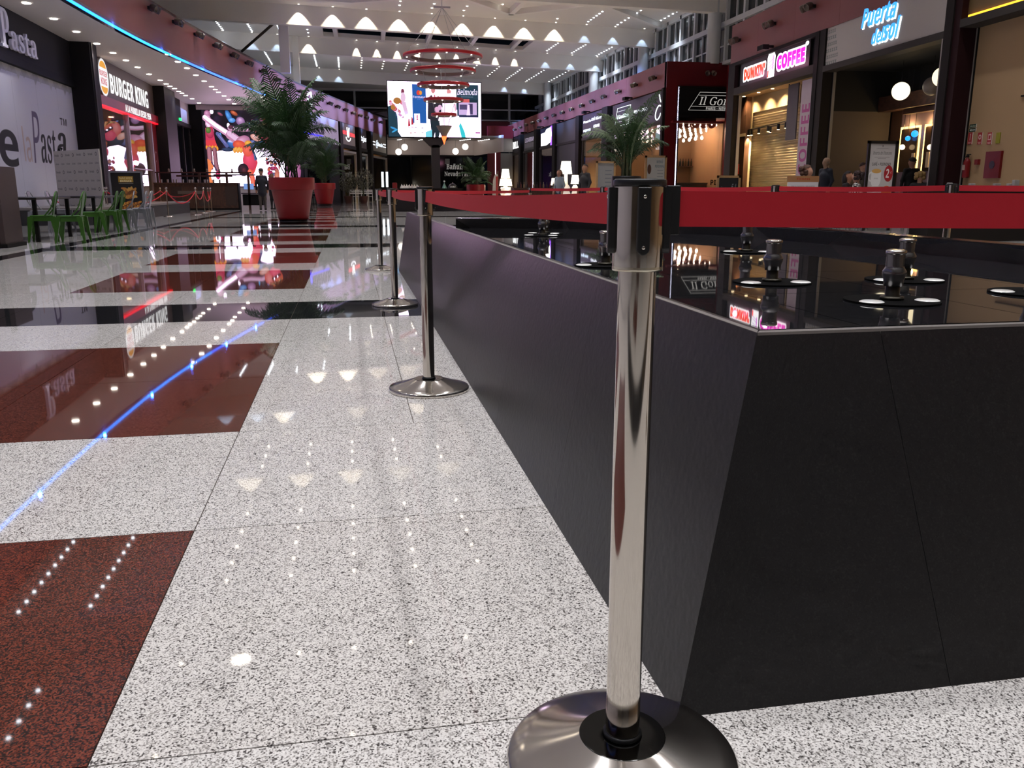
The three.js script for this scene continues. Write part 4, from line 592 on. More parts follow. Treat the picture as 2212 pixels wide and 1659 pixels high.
// ---- red end wall with the framed sign and window
const FG = front(15.85, -42.75, 1, 0);
{
  const w = new THREE.Group(); w.name = 'wall_right_002'; scene.add(w); tag(w, 'dark red end wall of the corner restaurant', 'wall', null, 'structure');
  const a = FG.px(1467, 250), top = 4.62, b = 6.0, x0 = a[0];
  part(w, 'red_panel', [FG.bake(box2(0, x0, 0, FTOP, -0.3, 0)), FG.bake(box2(x0, 4.2, b, FTOP, -0.3, 0))], M.fasciaDeep);
  part(w, 'door_frame', [FG.bake(box2(x0 - 0.14, x0, 0, b, -0.3, 0.05)), FG.bake(box2(x0, 4.2, top - 0.14, top + 0.02, -0.3, 0.05)), FG.bake(box2(x0, 4.2, b - 0.08, b, -0.3, 0.05))], M.frame);
  const sg = FG.thing('framed_sign', 'black sign with white script lettering in a slanted white frame', 'sign', x0, 0, 0);
  part(sg, 'sign_board', box2(0.02, 3.4, top + 0.03, b - 0.09, -0.12, 0.0), faced(M.frame, lit(canvasTex(1024, 410, (x) => { x.strokeStyle = '#cfcac4'; x.lineWidth = 7; x.beginPath(); x.moveTo(140, 345); x.lineTo(318, 62); x.lineTo(1010, 62); x.moveTo(140, 345); x.lineTo(1010, 345); x.moveTo(300, 110); x.lineTo(1010, 110); x.moveTo(185, 285); x.lineTo(1010, 285); x.stroke(); text(x, 'Il Gondoliere', 296, 200, 'italic 176px serif', '#d8d3cc', 0, 'left'); text(x, 'PARIS - NEW YORK', 420, 316, 'bold 58px sans-serif', '#cfcac4', 0, 'left'); }), 0.6, '#0b0a0b')));
  const glazing = FG.thing('shop_window', 'tall restaurant window with rows of bulbs behind the glass', 'shop window', x0);
  part(glazing, 'glass_pane', box2(0.02, 3.3, 0.1, top - 0.14, -0.1, -0.09), M.glass); part(glazing, 'mullion', [box2(2.55, 2.6, 0.1, top - 0.14, -0.12, -0.05)], M.frame);
  part(glazing, 'mirror_wall', box2(0, 3.9, 0, 4.6, -3.9, -3.8), mat('#8d6f50', 0.5)); part(glazing, 'inner_ceiling', box2(0, 3.6, 4.5, 4.6, -3.8, -0.2), mat('#5c1c22', 0.4));
  part(glazing, 'counter', [box2(0.1, 3.3, 0, 1.2, -2.2, -1.4), box2(0, 3.4, 1.2, 1.28, -2.3, -1.3)], mat('#5f5751', 0.4)); part(glazing, 'bottle_shelf', box2(0.1, 3.3, 2.15, 2.2, -3.8, -3.4), M.wood);
  for (let i = 0; i < 18; i++) part(glazing, 'bottle', lathe([[0, 0], [0.05, 0], [0.05, 0.22], [0.02, 0.3], [0.02, 0.4], [0, 0.4]], 10).translate(0.25 + i * 0.165, 2.2, -3.6), mat(['#3a3a2a', '#5a4326', '#2a3430'][i % 3], 0.2));
  part(glazing, 'window_lettering', letters('PIZZA', 0.26, 0.01, 0.9).translate(1.9, 1.15, -0.08), M.frameDark); part(glazing, 'awning', (() => { const s = new THREE.Shape(); s.moveTo(0, 0.5); for (let i = 0; i < 5; i++) { s.absarc(0.22 + i * 0.44, 0.12, 0.22, Math.PI, 0, false); } s.lineTo(2.2, 0.5); return new THREE.ExtrudeGeometry(s, { depth: 0.04, bevelEnabled: false }).translate(0, 4.1, -0.5); })(), mat('#a8564a', 0.6), 'scalloped pinkish valance');
  const bulb = lathe([[0, -0.13], [0.06, -0.1], [0.085, -0.04], [0.06, 0.03], [0.03, 0.08], [0, 0.08]], 12), bm = glow('#ffd9c8', 7);
  const small = bulb.clone().scale(0.72, 0.72, 0.72); for (let j = 0; j < 7; j++) for (let i = 0; i < 10; i++) single('pendant_bulb', 'small glowing bulb hanging behind the window of the red end wall', 'bulb', small, bm, FG.at(x0 + 0.12 + i * 0.31 + (j % 2) * 0.15 + j * 0.04, 4.22 - j * 0.075 - (i % 3) * 0.03, -0.5 - j * 0.42).toArray(), 0, 'bulbs behind the end wall window');
  for (const [x, z] of [[0.8, -1.2], [2.6, -2.6]]) { const p = FG.at(x0 + x, 4.0, z); point(p, 16, 0xffc79a, 4, 'pendant_bulb'); }
  FG.single('light_line', 'vertical white light line on the corner of the dark red end wall', 'light strip', box2(-0.03, 0.03, 0.6, 3.2, 0, 0.05), glow('#e4e4ff', 3), FG.s(1457), 0, 0); FG.single('light_line', 'upper vertical white light line on the corner of the dark red end wall', 'light strip', box2(-0.03, 0.03, 3.2, 5.95, 0, 0.05), glow('#e4e4ff', 3), FG.s(1457), 0, 0);
  FR.single('light_line', 'vertical white light line at the end of the restaurant front', 'light strip', box2(-0.03, 0.03, 1, 5.8, 0, 0.05), glow('#e4e4ff', 2), 45.0, 0, 0.02);
  globalThis.gondX0 = x0;
}
// ================================================================ RIGHT ROW, NEAR PART
const FN = front(15.1, -33.9, -0.85, 16);
{
  const S = (px, o = 0) => FN.s(px, o), LOW = 5.72;
  const g = new THREE.Group(); g.name = 'trim_16'; scene.add(g); tag(g, 'straight red fascia with paired spotlights over the near right shops', 'fascia', null, 'structure');
  for (let k = 0; k < 4; k++) part(g, 'fascia_panel', FN.bake(box2(k ? k * 3 : 0.45, k * 3 + 2.99, LOW, FTOP, -0.3, 0.05)), M.fascia);
  part(g, 'fascia_end', FN.bake(box2(0.45, 0.5, LOW, FTOP, -6, -0.3)), M.fasciaDeep);
  struct('ceiling_005', FN.bake(box2(0.5, 64, 7.0, 7.14, -9, -0.3)), M.grey, 'flat roof of the near right row of shops', 'roof');
  struct('wall_right_003', [FN.bake(prism([[0.47, -0.15], [S(1575, -6), -6], [S(1575, -6) + 0.2, -6], [0.6, -0.15]], 0, 7))], M.frame, 'end wall of the near right row of shops', 'wall');
  // donut shop
  const a1 = S(1744), t = FN.thing('shopfront', 'donut shopfront with a lowered roller shutter and dark frame', 'shopfront', 0);
  const reach = (px0, px1) => { let d = 0; while (S(px1, -d) > S(px0) && d < 2) d += 0.01; return -d; };                       // depth at which a reveal seen from px0 to px1 ends
  const rA = reach(1579, 1585), rB = reach(1764, 1781), rC = reach(2042, 2071);
  part(t, 'pillar', box2(0.45, S(1579), 0, LOW, rA - 0.1, 0.1), M.frame); part(t, 'pillar', box2(a1, S(1752), 0, LOW, rB - 0.1, 0.1), M.frameDark); part(t, 'pillar', box2(S(1752), S(1764), 0, LOW, rB, 0.08), M.frame);
  part(t, 'sign_backing', box2(0.5, a1, 4.75, LOW, -0.3, -0.1), mat('#2b2729', 0.5)); part(t, 'lintel', box2(0.5, a1, 4.5, 4.76, -0.3, 0.1), M.frameGrey); part(t, 'top_rail', box2(0.5, a1, LOW - 0.12, LOW, -0.3, 0.1), M.frame);
  part(t, 'jamb', box2(S(1579) - 0.02, S(1579) + 0.03, 0, 4.5, rA - 0.12, rA), mat('#b9b2a8', 0.4));
  const slatM = mat('#d6c4a2', 0.5);
  const h0 = S(1607, -1.33), h1 = S(1716, -1.33);
  part(t, 'wood_column', box2(S(1589, -1), S(1603, -1), 0, 4.6, -1.2, -1), M.wood); part(t, 'shutter_guide', box2(S(1603, -1.1), S(1607.5, -1.1), 0, 4.6, -1.3, -1.1), slatM); part(t, 'guide_bracket', box2(S(1590, -0.98), S(1603, -0.98), 3.05, 3.17, -1, -0.98), slatM);
  part(t, 'white_panel', box2(h0, h1, 3.98, 4.6, -1.4, -1.3), mat('#c9b28c', 0.6));
  const slat = new THREE.CylinderGeometry(0.048, 0.048, h1 - h0, 8, 1, false, 0, Math.PI).rotateZ(Math.PI / 2).scale(1, 1, 0.7);
  for (let i = 0; i < 42; i++) { const m = part(t, 'shutter_slat', slat, slatM); m.position.set((h0 + h1) / 2, 0.05 + i * 0.095, -1.34); m.rotation.x = -Math.PI / 2; }
  part(t, 'shutter_backing', box2(h0 - 0.4, h1 + 0.4, 0, 4.6, -1.46, -1.4), slatM);
  part(t, 'grey_blind', box2(S(1689, -0.56), S(1710, -0.56), 2.62, 4.5, -0.6, -0.56), mat('#5d565a', 0.6));
  part(t, 'inner_ceiling', prism([[0.7, -0.1], [S(1588, -1.5), -1.5], [a1, -1.5], [a1, -0.1]], 4.6, 4.7), M.tan);
  const banner = canvasTex(128, 768, (x, w, h) => { x.fillStyle = '#b9a7ae'; x.fillRect(0, 0, w, h); x.save(); x.translate(64, h / 2); x.rotate(-Math.PI / 2); text(x, 'COFFEE', 40, 0, 'bold 118px sans-serif', '#b04a86', 640); x.restore(); });
  part(t, 'banner', box2(S(1717, -0.1), S(1741, -0.1), 0.2, 4.4, -0.2, -0.1), faced(mat('#a5989b', 0.6), printed(banner)), 'pale banner with pink letters running upward');
  // sign: rounded letters on a white contour
  const sign = canvasTex(1024, 420, (x, w, h) => {
    const word = (s, cx, cy, px, c, mw) => { x.font = 'bold ' + px + 'px sans-serif'; x.textAlign = 'center'; x.textBaseline = 'middle'; x.lineJoin = 'round'; x.strokeStyle = '#fff'; x.lineWidth = 62; x.strokeText(s, cx, cy, mw); x.strokeStyle = c; x.lineWidth = 20; x.strokeText(s, cx, cy, mw); x.fillStyle = c; x.fillText(s, cx, cy, mw); };
    word("DUNKIN'", 235, 262, 150, '#ff3a14', 350);
    x.fillStyle = '#fff'; x.beginPath(); x.moveTo(440, 170); x.lineTo(470, 80); x.lineTo(520, 76); x.lineTo(560, 160); x.lineTo(552, 380); x.lineTo(448, 380); x.fill(); x.fillStyle = '#fff'; x.beginPath(); x.ellipse(500, 90, 34, 60, 0, 0, 7); x.fill(); x.fillStyle = '#e87ae0'; x.fillRect(520, 150, 14, 150); x.strokeStyle = '#b06ad0'; x.lineWidth = 7; for (const y of [200, 250, 280]) { x.beginPath(); x.moveTo(460, y + 20); x.lineTo(540, y - 20); x.stroke(); } x.fillStyle = '#ff3a14'; x.fillRect(448, 300, 18, 70);
    word('COFFEE', 775, 250, 178, '#e000b4', 380); x.fillStyle = '#fff'; x.beginPath(); x.arc(985, 150, 22, 0, 7); x.fill();
  });
  const q0 = FN.px(1599, 170), q1 = FN.px(1748, 130), sw = q1[0] - q0[0];
  const ds = FN.thing('shop_sign', 'glowing sign with orange and magenta bubble letters and a white cup', 'sign', q0[0], 4.66, -0.06);
  part(ds, 'sign_face', box2(0, sw, 0, sw * 0.215 + 0.1, 0, 0.06), faced(M.frame, lit(sign, 1.7, '#2b2729')));
  for (const k of [0.25, 0.75]) { const p = FN.at(q0[0] + sw * k, 5.1, 0.25); point(p, 0.9, 0xff9ac8, 4, 'shop_sign'); }
  // track lights
  const tr = FN.thing('track_light', 'black track with small cylinder spotlights in front of the shutter', 'track light', 0);
  const y0 = 3.3, bar = (a, b) => rod(a, b, 0.02), ta = V(S(1606, -1.15), y0, -1.15), tb = V(S(1690, -0.75), y0 + 0.02, -0.75), tc = V(S(1690, -1.2), y0, -1.2);
  part(tr, 'track', [bar(ta, tb), bar(ta, tc), bar(tb, tb.clone().setY(4.58))], M.blackPlastic);
  for (const [k, e] of [[0.06, tb], [0.14, tc], [0.34, tb], [0.58, tb], [0.62, tc], [0.82, tb], [0.99, tb]]) { const p = ta.clone().lerp(e, k); part(tr, 'spotlight_can', cyl(0.055, 0.055, 0.2, p.x, y0 - 0.22, p.z, 14), M.blackPlastic); part(tr, 'spotlight_lamp', cyl(0.045, 0.045, 0.012, p.x, y0 - 0.232, p.z, 14), glow('#ffe6b8', 6)); spot(FN.at(p.x, y0 - 0.25, p.z), FN.at(p.x, 0.9, -1.33), 34, 0.62, 0xffdfa8, 0.5, 1, 'track_light'); }
  for (const k of [0.1, 0.5, 0.85]) { const p = ta.clone().lerp(tc, k); part(t, 'inner_downlight', cyl(0.06, 0.06, 0.02, p.x, 4.58, -0.8, 14), glow('#ffe2b0', 5)); spot(FN.at(p.x, 4.55, -0.8), FN.at(p.x, 3, -1.3), 18, 1.0, 0xffdcaa, 0.7, 2, 'inner_downlight'); }
  FN.single('fire_notice', 'small red fire notice on the wooden column of the donut shop', 'notice', box(0.3, 0.42, 0.02), printed(canvasTex(64, 96, (x) => { x.fillStyle = '#d8371c'; x.fillRect(0, 0, 64, 96); x.fillStyle = '#ffe8dc'; x.fillRect(26, 18, 12, 50); })), S(1591, -0.97), 1.75, -0.97);
  // second shop
  const b0 = S(1764), b1 = S(2012), u = FN.thing('shopfront', 'open cafe front with a pale header, black interior and lit mirrors', 'shopfront', 0);
  part(u, 'lintel', box2(b0, b1, 4.45, 4.62, -0.3, 0.1), M.frameGrey); part(u, 'pillar', box2(b1, S(2028), 0, 7.1, -0.5, 0.1), M.frame); part(u, 'pillar_core', box2(S(2028), S(2042), 0, 7.1, rC, 0.06), dull('#2a1416')); 
  part(u, 'jamb', box2(b0 - 0.02, b0 + 0.04, 0, 4.45, rB - 0.08, rB), mat('#8d867e', 0.4)); part(u, 'jamb', box2(b1 - 0.05, b1, 0, 4.45, -0.1, 0.1), mat('#8d867e', 0.4));
  const board = canvasTex(1024, 300, (x, w, h) => {
    x.fillStyle = '#b5ada6'; x.fillRect(0, 0, w, h); x.fillStyle = '#64706a';
    for (let r = 0; r < 12; r++) for (let c = 0; c < 6; c++) { const px = 14 + c * 20 + (r % 2) * 10, py = 292 - r * 22; if (px > 20 + (12 - r) * 10) continue; for (let k = 0; k < 4; k++) { x.beginPath(); x.ellipse(px + Math.cos(k * 1.57 + 0.8) * 5, py + Math.sin(k * 1.57 + 0.8) * 5, 4, 2, k * 1.57 + 0.8, 0, 7); x.fill(); } }
    x.fillStyle = '#64706a'; for (let c = 0; c < 8; c++) { x.beginPath(); x.ellipse(940 + (c % 4) * 20, 12 + (c >> 2) * 20, 6, 3, c, 0, 7); x.fill(); }
  });
  part(u, 'sign_board', box2(b0 - 0.05, b1, 4.62, 7.1, -0.2, 0.02), faced(M.frameGrey, printed(board)), 'pale board with grey flower pattern in the corners');
  { // raised neon lettering: a thin plate in the colour of the board, letters glowing
    const p0 = FN.px(1868, 60), p1 = FN.px(1950, 60), w = p1[0] - p0[0]; const ns = FN.thing('neon_sign', 'blue and white glowing handwritten letters on the pale header', 'sign', p0[0], 4.74, 0.03);
    const L = (s, h, wd, x, y) => { const a = letters(s, h, 0.03, wd); a.applyMatrix4(new THREE.Matrix4().makeShear(0, 0, 0.22, 0, 0, 0)); return a.translate(x, y, 0); };
    for (const [s, h, wd, x, y] of [['Puerta', 0.5, w * 0.86, -0.1, 0.62], ['del', 0.36, w * 0.28, w * 0.26, 0.1], ['sol', 0.5, w * 0.34, w * 0.56, 0.1]]) { part(ns, 'neon_letters', L(s, h, wd, x, y), glow('#3a9cff', 1.6)); part(ns, 'neon_edge', L(s, h, wd, x + 0.035, y - 0.035).translate(0, 0, -0.02), glow('#e6f4ff', 3)); }
  }
  const blackI = mat('#0a0909', 0.8), tanI = mat('#54483e', 0.7), D2 = -2.35, T = 3.3;
  part(u, 'inner_ceiling', box2(b0 - 0.1, b1 + 0.3, 4.5, 4.6, D2 - 0.1, -0.3), blackI); part(u, 'side_wall', box2(b0 - 0.1, b0, 0, T, D2, rB - 0.08), tanI); part(u, 'upper_side_wall', box2(b0 - 0.1, b0, T, 4.5, D2, rB - 0.08), blackI); part(u, 'far_side_wall', box2(b1 + 0.4, b1 + 0.5, 0, 4.5, D2, -0.5), tanI); part(u, 'upper_wall', box2(b0, b1 + 0.4, T, 4.5, D2 - 0.1, D2), blackI);
  const w0 = S(1899, D2), w1 = S(1935, D2); part(u, 'dark_post', box2(b0, w0, 0, T, D2 - 0.05, D2 + 0.06), mat('#2b1c17', 0.5)); part(u, 'wood_panel', box2(w0, w1, 0, T, D2 - 0.1, D2), mat('#4a3226', 0.5)); part(u, 'timber_beam', box2(S(1868, D2 + 0.5), b1 + 0.3, T - 0.02, T + 0.42, D2 + 0.1, D2 + 0.5), M.wood);
  part(u, 'back_wall', box2(w1, b1 + 0.4, 0, T, D2 - 0.1, D2), mat('#8a7480', 0.6));
  const hm = (py, px) => FN.px(px, py, D2)[1], yt = hm(279, 1965), yb = hm(371, 1965);
  for (const [a, b] of [[S(1939, D2), S(1974, D2)], [S(1990, D2), S(2006, D2)]]) {
    part(u, 'wall_mirror', box2(a, b, yb, yt, D2, D2 + 0.04), mat('#4a382c', 0.12, 0.3));
    for (const [x0, x1, y0, y1] of [[a - 0.09, a - 0.02, yb, yt + 0.08], [b + 0.02, b + 0.09, yb, yt + 0.08], [a - 0.09, b + 0.09, yt + 0.02, yt + 0.08]]) part(u, 'mirror_light', box2(x0, x1, y0, y1, D2, D2 + 0.02), glow('#ffd27a', 3.2));
    part(u, 'bottle_rack', box2(b - 0.16, b - 0.02, yb + 0.1, yb + 0.55, D2 + 0.05, D2 + 0.08), mat('#c9b59a', 0.6)); point(FN.at((a + b) / 2, yt + 0.1, D2 + 0.15), 0.8, 0xffd080, 2, 'mirror_light');
  }
  part(u, 'shelf_box', box2(S(1955, D2), b1 + 0.3, yt + 0.42, yt + 0.56, D2, D2 + 0.3), M.wood);
  const globe = (px, py, off, r, label, m, I) => { const [s, y] = FN.px(px, py, off); const t = FN.thing('globe_lamp', label, 'lamp', s, y, off); part(t, 'globe_shade', ball(r, 0, 0, 0, 28), m); part(t, 'cord', cyl(0.008, 0.008, Math.max(0.1, 4.5 - y - r), 0, r, 0, 6), M.blackPlastic); if (I) point(FN.at(s, y, off), I, 0xffe6b8, r * 50, 'globe_lamp'); };
  globe(1946, 197, -1.2, 0.25, 'round white glowing globe lamp in the black cafe interior', glow('#fff0cc', 1.6), 0.7); globe(2014, 186, -1.5, 0.25, 'unlit grey globe lamp in the cafe interior', mat('#8d8178', 0.4), 0); globe(2036, 166, -1.0, 0.25, 'glowing globe lamp half hidden by the cafe pillar', glow('#ffecc0', 1.6), 0.7);
  globe(1949, 318, D2 + 0.2, 0.08, 'bright small round wall lamp beside the cafe mirror', glow('#ffe0b0', 3), 0.4); globe(2009, 318, D2 + 0.2, 0.08, 'bright small round wall lamp at the narrow cafe mirror', glow('#ffe0b0', 3), 0.4);
  globe(1976, 289, D2 + 0.15, 0.1, 'larger bright blue round lamp seen at the cafe mirror', glow('#1a8cff', 2.2), 0.1); globe(1961, 299, D2 + 0.15, 0.075, 'smaller bright blue round lamp seen at the cafe mirror', glow('#1a8cff', 2.2), 0.1);
  // tan wall with safety equipment
  const c0 = S(2042), WD = rC - 0.03, v = new THREE.Group(); v.name = 'wall_right_004'; scene.add(v); tag(v, 'plain tan wall closing the nearest right shop', 'wall', null, 'structure');
  part(v, 'wall_panel', FN.bake(box2(c0, 64, 0, 4.7, WD - 0.2, WD)), mat('#ab8c66', 0.75)); part(v, 'lintel', FN.bake(box2(c0, 64, 4.6, 4.78, WD, 0.08)), M.frameGrey); part(v, 'yellow_board', FN.bake(box2(c0, 64, 4.78, 7.1, -0.3, -0.1)), mat('#6d5a3a', 0.6)); part(v, 'jamb', FN.bake(box2(c0, c0 + 0.05, 0, 4.6, rC - 0.1, rC)), mat('#8d867e', 0.4)); part(v, 'dark_reveal', FN.bake(box2(c0 + 0.05, c0 + 0.08, 0, 4.6, WD - 0.02, WD + 0.03)), M.frameDark);
  for (let i = 0; i < 4; i++) part(v, 'led_line', FN.bake(box2(c0 + 0.1 + i * 4, c0 + 4.1 + i * 4, 4.82, 4.86, -0.1, -0.04)), glow('#ffb02a', 3));
  const on = (px, py) => FN.px(px, py, WD);
  const plate = (name, label, px, py, w, h, m, cat = 'notice', d = 0.02) => { const [s, y] = on(px, py); return FN.single(name, label, cat, box(w, h, d, 0, 0, d / 2), m, s, y, WD); };
  plate('exit_notice', 'small green notice reading SALIDA', 2103, 272, 0.24, 0.08, faced(M.white_paint, printed(canvasTex(128, 48, (x) => { x.fillStyle = '#22392a'; x.fillRect(0, 0, 128, 48); text(x, 'SALIDA', 64, 26, 'bold 32px sans-serif', '#b8c2a8', 110); }))));
  plate('exit_notice', 'small green notice with a white arrow', 2102, 281, 0.24, 0.08, faced(M.white_paint, printed(canvasTex(128, 48, (x) => { x.fillStyle = '#22392a'; x.fillRect(0, 0, 128, 48); x.fillStyle = '#e0e4d8'; x.fillRect(40, 18, 76, 12); x.beginPath(); x.moveTo(12, 24); x.lineTo(44, 6); x.lineTo(44, 42); x.fill(); }))));
  const fireN = (d) => faced(M.white_paint, printed(canvasTex(96, 160, (x) => { x.fillStyle = '#a8262a'; x.fillRect(0, 0, 96, 160); x.fillStyle = '#d8b8b0'; d(x); x.fillRect(12, 128, 72, 8); x.fillRect(18, 142, 60, 6); })));
  plate('fire_notice', 'red notice showing a fire extinguisher', 2097, 299, 0.15, 0.27, fireN((x) => { x.fillRect(40, 24, 18, 84); x.fillRect(34, 16, 30, 8); }));
  plate('fire_notice', 'red notice showing a fire hose', 2118, 299, 0.15, 0.27, fireN((x) => { x.beginPath(); x.arc(48, 62, 34, 0, 7); x.fill(); x.fillStyle = '#a8262a'; x.beginPath(); x.arc(48, 62, 16, 0, 7); x.fill(); x.fillStyle = '#d8b8b0'; }));
  plate('fire_notice', 'red notice showing an alarm button', 2139, 299, 0.15, 0.27, fireN((x) => { x.fillRect(14, 18, 68, 84); x.fillStyle = '#a8262a'; x.fillRect(26, 40, 40, 50); x.fillStyle = '#d8b8b0'; }));
  plate('alarm_notice', 'yellow notice beside the red fire notices', 2157, 298, 0.13, 0.24, mat('#8f8a1c', 0.6)); plate('alarm_button', 'small red alarm box beside the extinguisher', 2114, 350, 0.12, 0.12, mat('#7a1a1c', 0.5), 'alarm', 0.07);
  const hose = plate('hose_cabinet', 'square dark red fire hose cabinet on the tan wall', 2148, 356, 0.52, 0.6, mat('#6d0a10', 0.4), 'cabinet', 0.06); part(hose, 'round_emblem', new THREE.CylinderGeometry(0.09, 0.09, 0.01, 24).rotateX(Math.PI / 2).translate(0, 0, 0.065), mat('#3a3040', 0.5));
  { const [s, y] = on(2095, 360), e = FN.thing('fire_extinguisher', 'red fire extinguisher hanging on the tan wall', 'fire extinguisher', s, y - 0.26, WD + 0.085); part(e, 'cylinder', lathe([[0, 0], [0.075, 0], [0.08, 0.03], [0.08, 0.36], [0.06, 0.42], [0.025, 0.45], [0.025, 0.48], [0, 0.48]], 20), mat('#7a0f14', 0.35)); part(e, 'valve', [box(0.05, 0.05, 0.05, 0, 0.5, 0), box(0.13, 0.02, 0.03, 0.03, 0.54, 0)], M.blackPlastic); part(e, 'hose', tube([[0, 0.5, 0.02], [-0.1, 0.45, 0.02], [-0.115, 0.25, 0.02], [-0.1, 0.08, 0.02]], 0.012), M.rubber); part(e, 'label', box(0.09, 0.12, 0.01, 0, 0.24, 0.078), mat('#b59a8c', 0.6)); }
  single('wall_rail', 'short dark rail on the tan wall', 'rail', FN.bake(box2(S(2184, WD), S(2184, WD) + 2, 2.88, 2.91, WD, WD + 0.04)), M.frameDark);
  // spotlights on the near fascia
  for (const [px, py] of [[1596, 88], [1671, 53], [1756, 16]]) { const [s, y] = FN.px(px, py, 0.05); dup(globalThis.twin, FN.at(s, y, 0.06).toArray(), FN.turn, 'pair of grey spotlight cans on the red fascia of the near right row', 'twin spotlights on the near right fascia'); }
  FN.single('wall_spotlight', 'small dark sign lamp above the donut sign', 'lamp', [box(0.5, 0.16, 0.22), box(0.08, 0.08, 0.4, 0, 0.05, -0.2)], M.frameDark, S(1654), LOW + 0.02, 0.42);
}
// ================================================================ FAR END
const wedding = canvasTex(1120, 660, (x, w, h) => {                    // proportions of the picture on the far screen
  const el = (c, a, b, r, s = r, t = 0) => { x.fillStyle = c; x.beginPath(); x.ellipse(a, b, r, s, t, 0, 7); x.fill(); }, bl = (c, pts) => { x.fillStyle = c; x.beginPath(); pts.forEach(([a, b], i) => i ? x.lineTo(a, b) : x.moveTo(a, b)); x.closePath(); x.fill(); };
  x.fillStyle = '#ffffff'; x.fillRect(0, 0, w, h);
  bl('#123c42', [[0, 300], [60, 270], [110, 420], [110, 600], [150, 660], [0, 660]]); el('#2fa8d0', 60, 560, 44, 12, 0.4); el('#36c0e0', 70, 590, 40, 10, -0.5);
  for (let i = 0; i < 26; i++) el(['#e8707a', '#f6c8cc', '#c0404e', '#b8832c', '#f0f0f0'][i % 5], 30 + (i * 47) % 150, 240 + (i * 61) % 190, 16 + (i % 3) * 6); el('#b0802c', 110, 230, 46, 40);
  el('#7a3040', 178, 120, 20, 34); el('#f5e6e2', 182, 190, 30, 60); bl('#f2dede', [[160, 250], [210, 240], [240, 380], [200, 400]]);
  x.fillStyle = '#1464a8'; x.fillRect(290, 30, 165, 464); el('#e8452c', 366, 130, 24, 30); el('#ffb02a', 392, 130, 16, 26); text(x, 'Fermasa', 372, 180, 'bold 40px sans-serif', '#eaf4ff', 150); text(x, 'grupo', 372, 206, '16px sans-serif', '#6aa8dc', 100); x.fillStyle = '#fff'; x.fillRect(310, 380, 66, 120); el('#d8406c', 345, 420, 8, 30); el('#d8507c', 345, 450, 14, 8);
  for (const [a, b] of [[238, 440], [276, 420]]) bl('#c02a34', [[a, b], [a + 10, b], [a + 24, b + 90], [a - 6, b + 96]]);
  for (const [a, b, c] of [[230, 540, '#d84a4a'], [270, 540, '#b8303c'], [310, 540, '#444'], [390, 545, '#223'], [250, 610, '#c02a34'], [300, 605, '#b03040'], [390, 605, '#223']]) { x.fillStyle = c; x.fillRect(a, b, 28, 10); }
  // groom and bride
  el('#2c1c18', 540, 56, 30, 30); el('#e09884', 542, 96, 26, 38); bl('#1c2023', [[480, 190], [520, 150], [560, 220], [600, 160], [640, 190], [660, 330], [610, 400], [600, 470], [500, 470], [486, 250]]); bl('#23272a', [[478, 190], [470, 440], [500, 446], [510, 230]]); bl('#ffffff', [[528, 140], [560, 220], [590, 150], [566, 132]]); bl('#b02a3a', [[552, 150], [566, 150], [564, 220], [556, 220]]); bl('#10282a', [[500, 460], [612, 460], [624, 560], [600, 660], [556, 660], [556, 600], [540, 660], [516, 660]]); el('#f0c8d0', 584, 330, 30, 36); el('#ecd0d8', 620, 300, 26, 30);
  el('#5a3020', 730, 50, 26, 24); el('#f0a890', 732, 110, 26, 36); el('#fff8f6', 740, 240, 80, 110); bl('#fff4f4', [[640, 300], [820, 250], [880, 660], [620, 660]]); bl('#f2c8c4', [[800, 200], [820, 330], [806, 350], [786, 220]]);
  bl('#7affee', [[440, 600], [520, 570], [520, 660], [440, 660]]); bl('#30f0d8', [[850, 520], [870, 480], [920, 600], [930, 660], [880, 660]]);
  // green advert at the right
  x.fillStyle = '#123c42'; x.fillRect(820, 24, 270, 300); x.fillStyle = '#0c2c30'; x.fillRect(830, 200, 260, 200); text(x, 'Belmoda', 952, 112, 'italic 96px serif', '#f4fbff', 250); text(x, 'www.belmoda.com', 952, 168, 'bold 16px sans-serif', '#8fb8b8', 220); x.fillStyle = '#e0685a'; x.fillRect(880, 196, 100, 40); x.fillStyle = '#d8cce0'; x.fillRect(850, 236, 220, 150); x.fillStyle = '#4a4460'; x.fillRect(860, 262, 90, 60); x.fillStyle = '#3a3450'; x.fillRect(970, 250, 50, 130); bl('#f4eef8', [[960, 270], [980, 260], [990, 400], [940, 400]]); x.fillStyle = '#1c2038'; x.fillRect(850, 390, 240, 26); x.fillStyle = '#c890b0'; x.fillRect(1050, 590, 60, 24);
  hdr(x, w, h);
});
{
  ledWall('led_screen', 'large led screen at the far end showing a bridal couple', 3.25, 10.55, 4.99, 9.12, -70, wedding, 3, 2, SCREEN_GLOW);
  spot(V(8.6, 6.0, -69.6), V(7, 5.5, -50), 30, 1.3, 0xf0c8ff, 1, 6, 'led_screen');
  const t = thing('screen_pylon', 'dark grey flared steel pylon that carries the far led screen', 'pylon', [6.93, 0, -70.5]); part(t, 'post', box2(-0.32, 0.32, 0, 4.4, -0.3, 0.3), mat('#3b3836', 0.5)); part(t, 'flared_head', hexa([V(-0.32, 4.2, -0.3), V(0.32, 4.2, -0.3), V(0.32, 4.2, 0.3), V(-0.32, 4.2, 0.3)], [V(-1.1, 4.95, -0.3), V(1.1, 4.95, -0.3), V(1.1, 4.95, 0.3), V(-1.1, 4.95, 0.3)]), mat('#3b3836', 0.5));
}
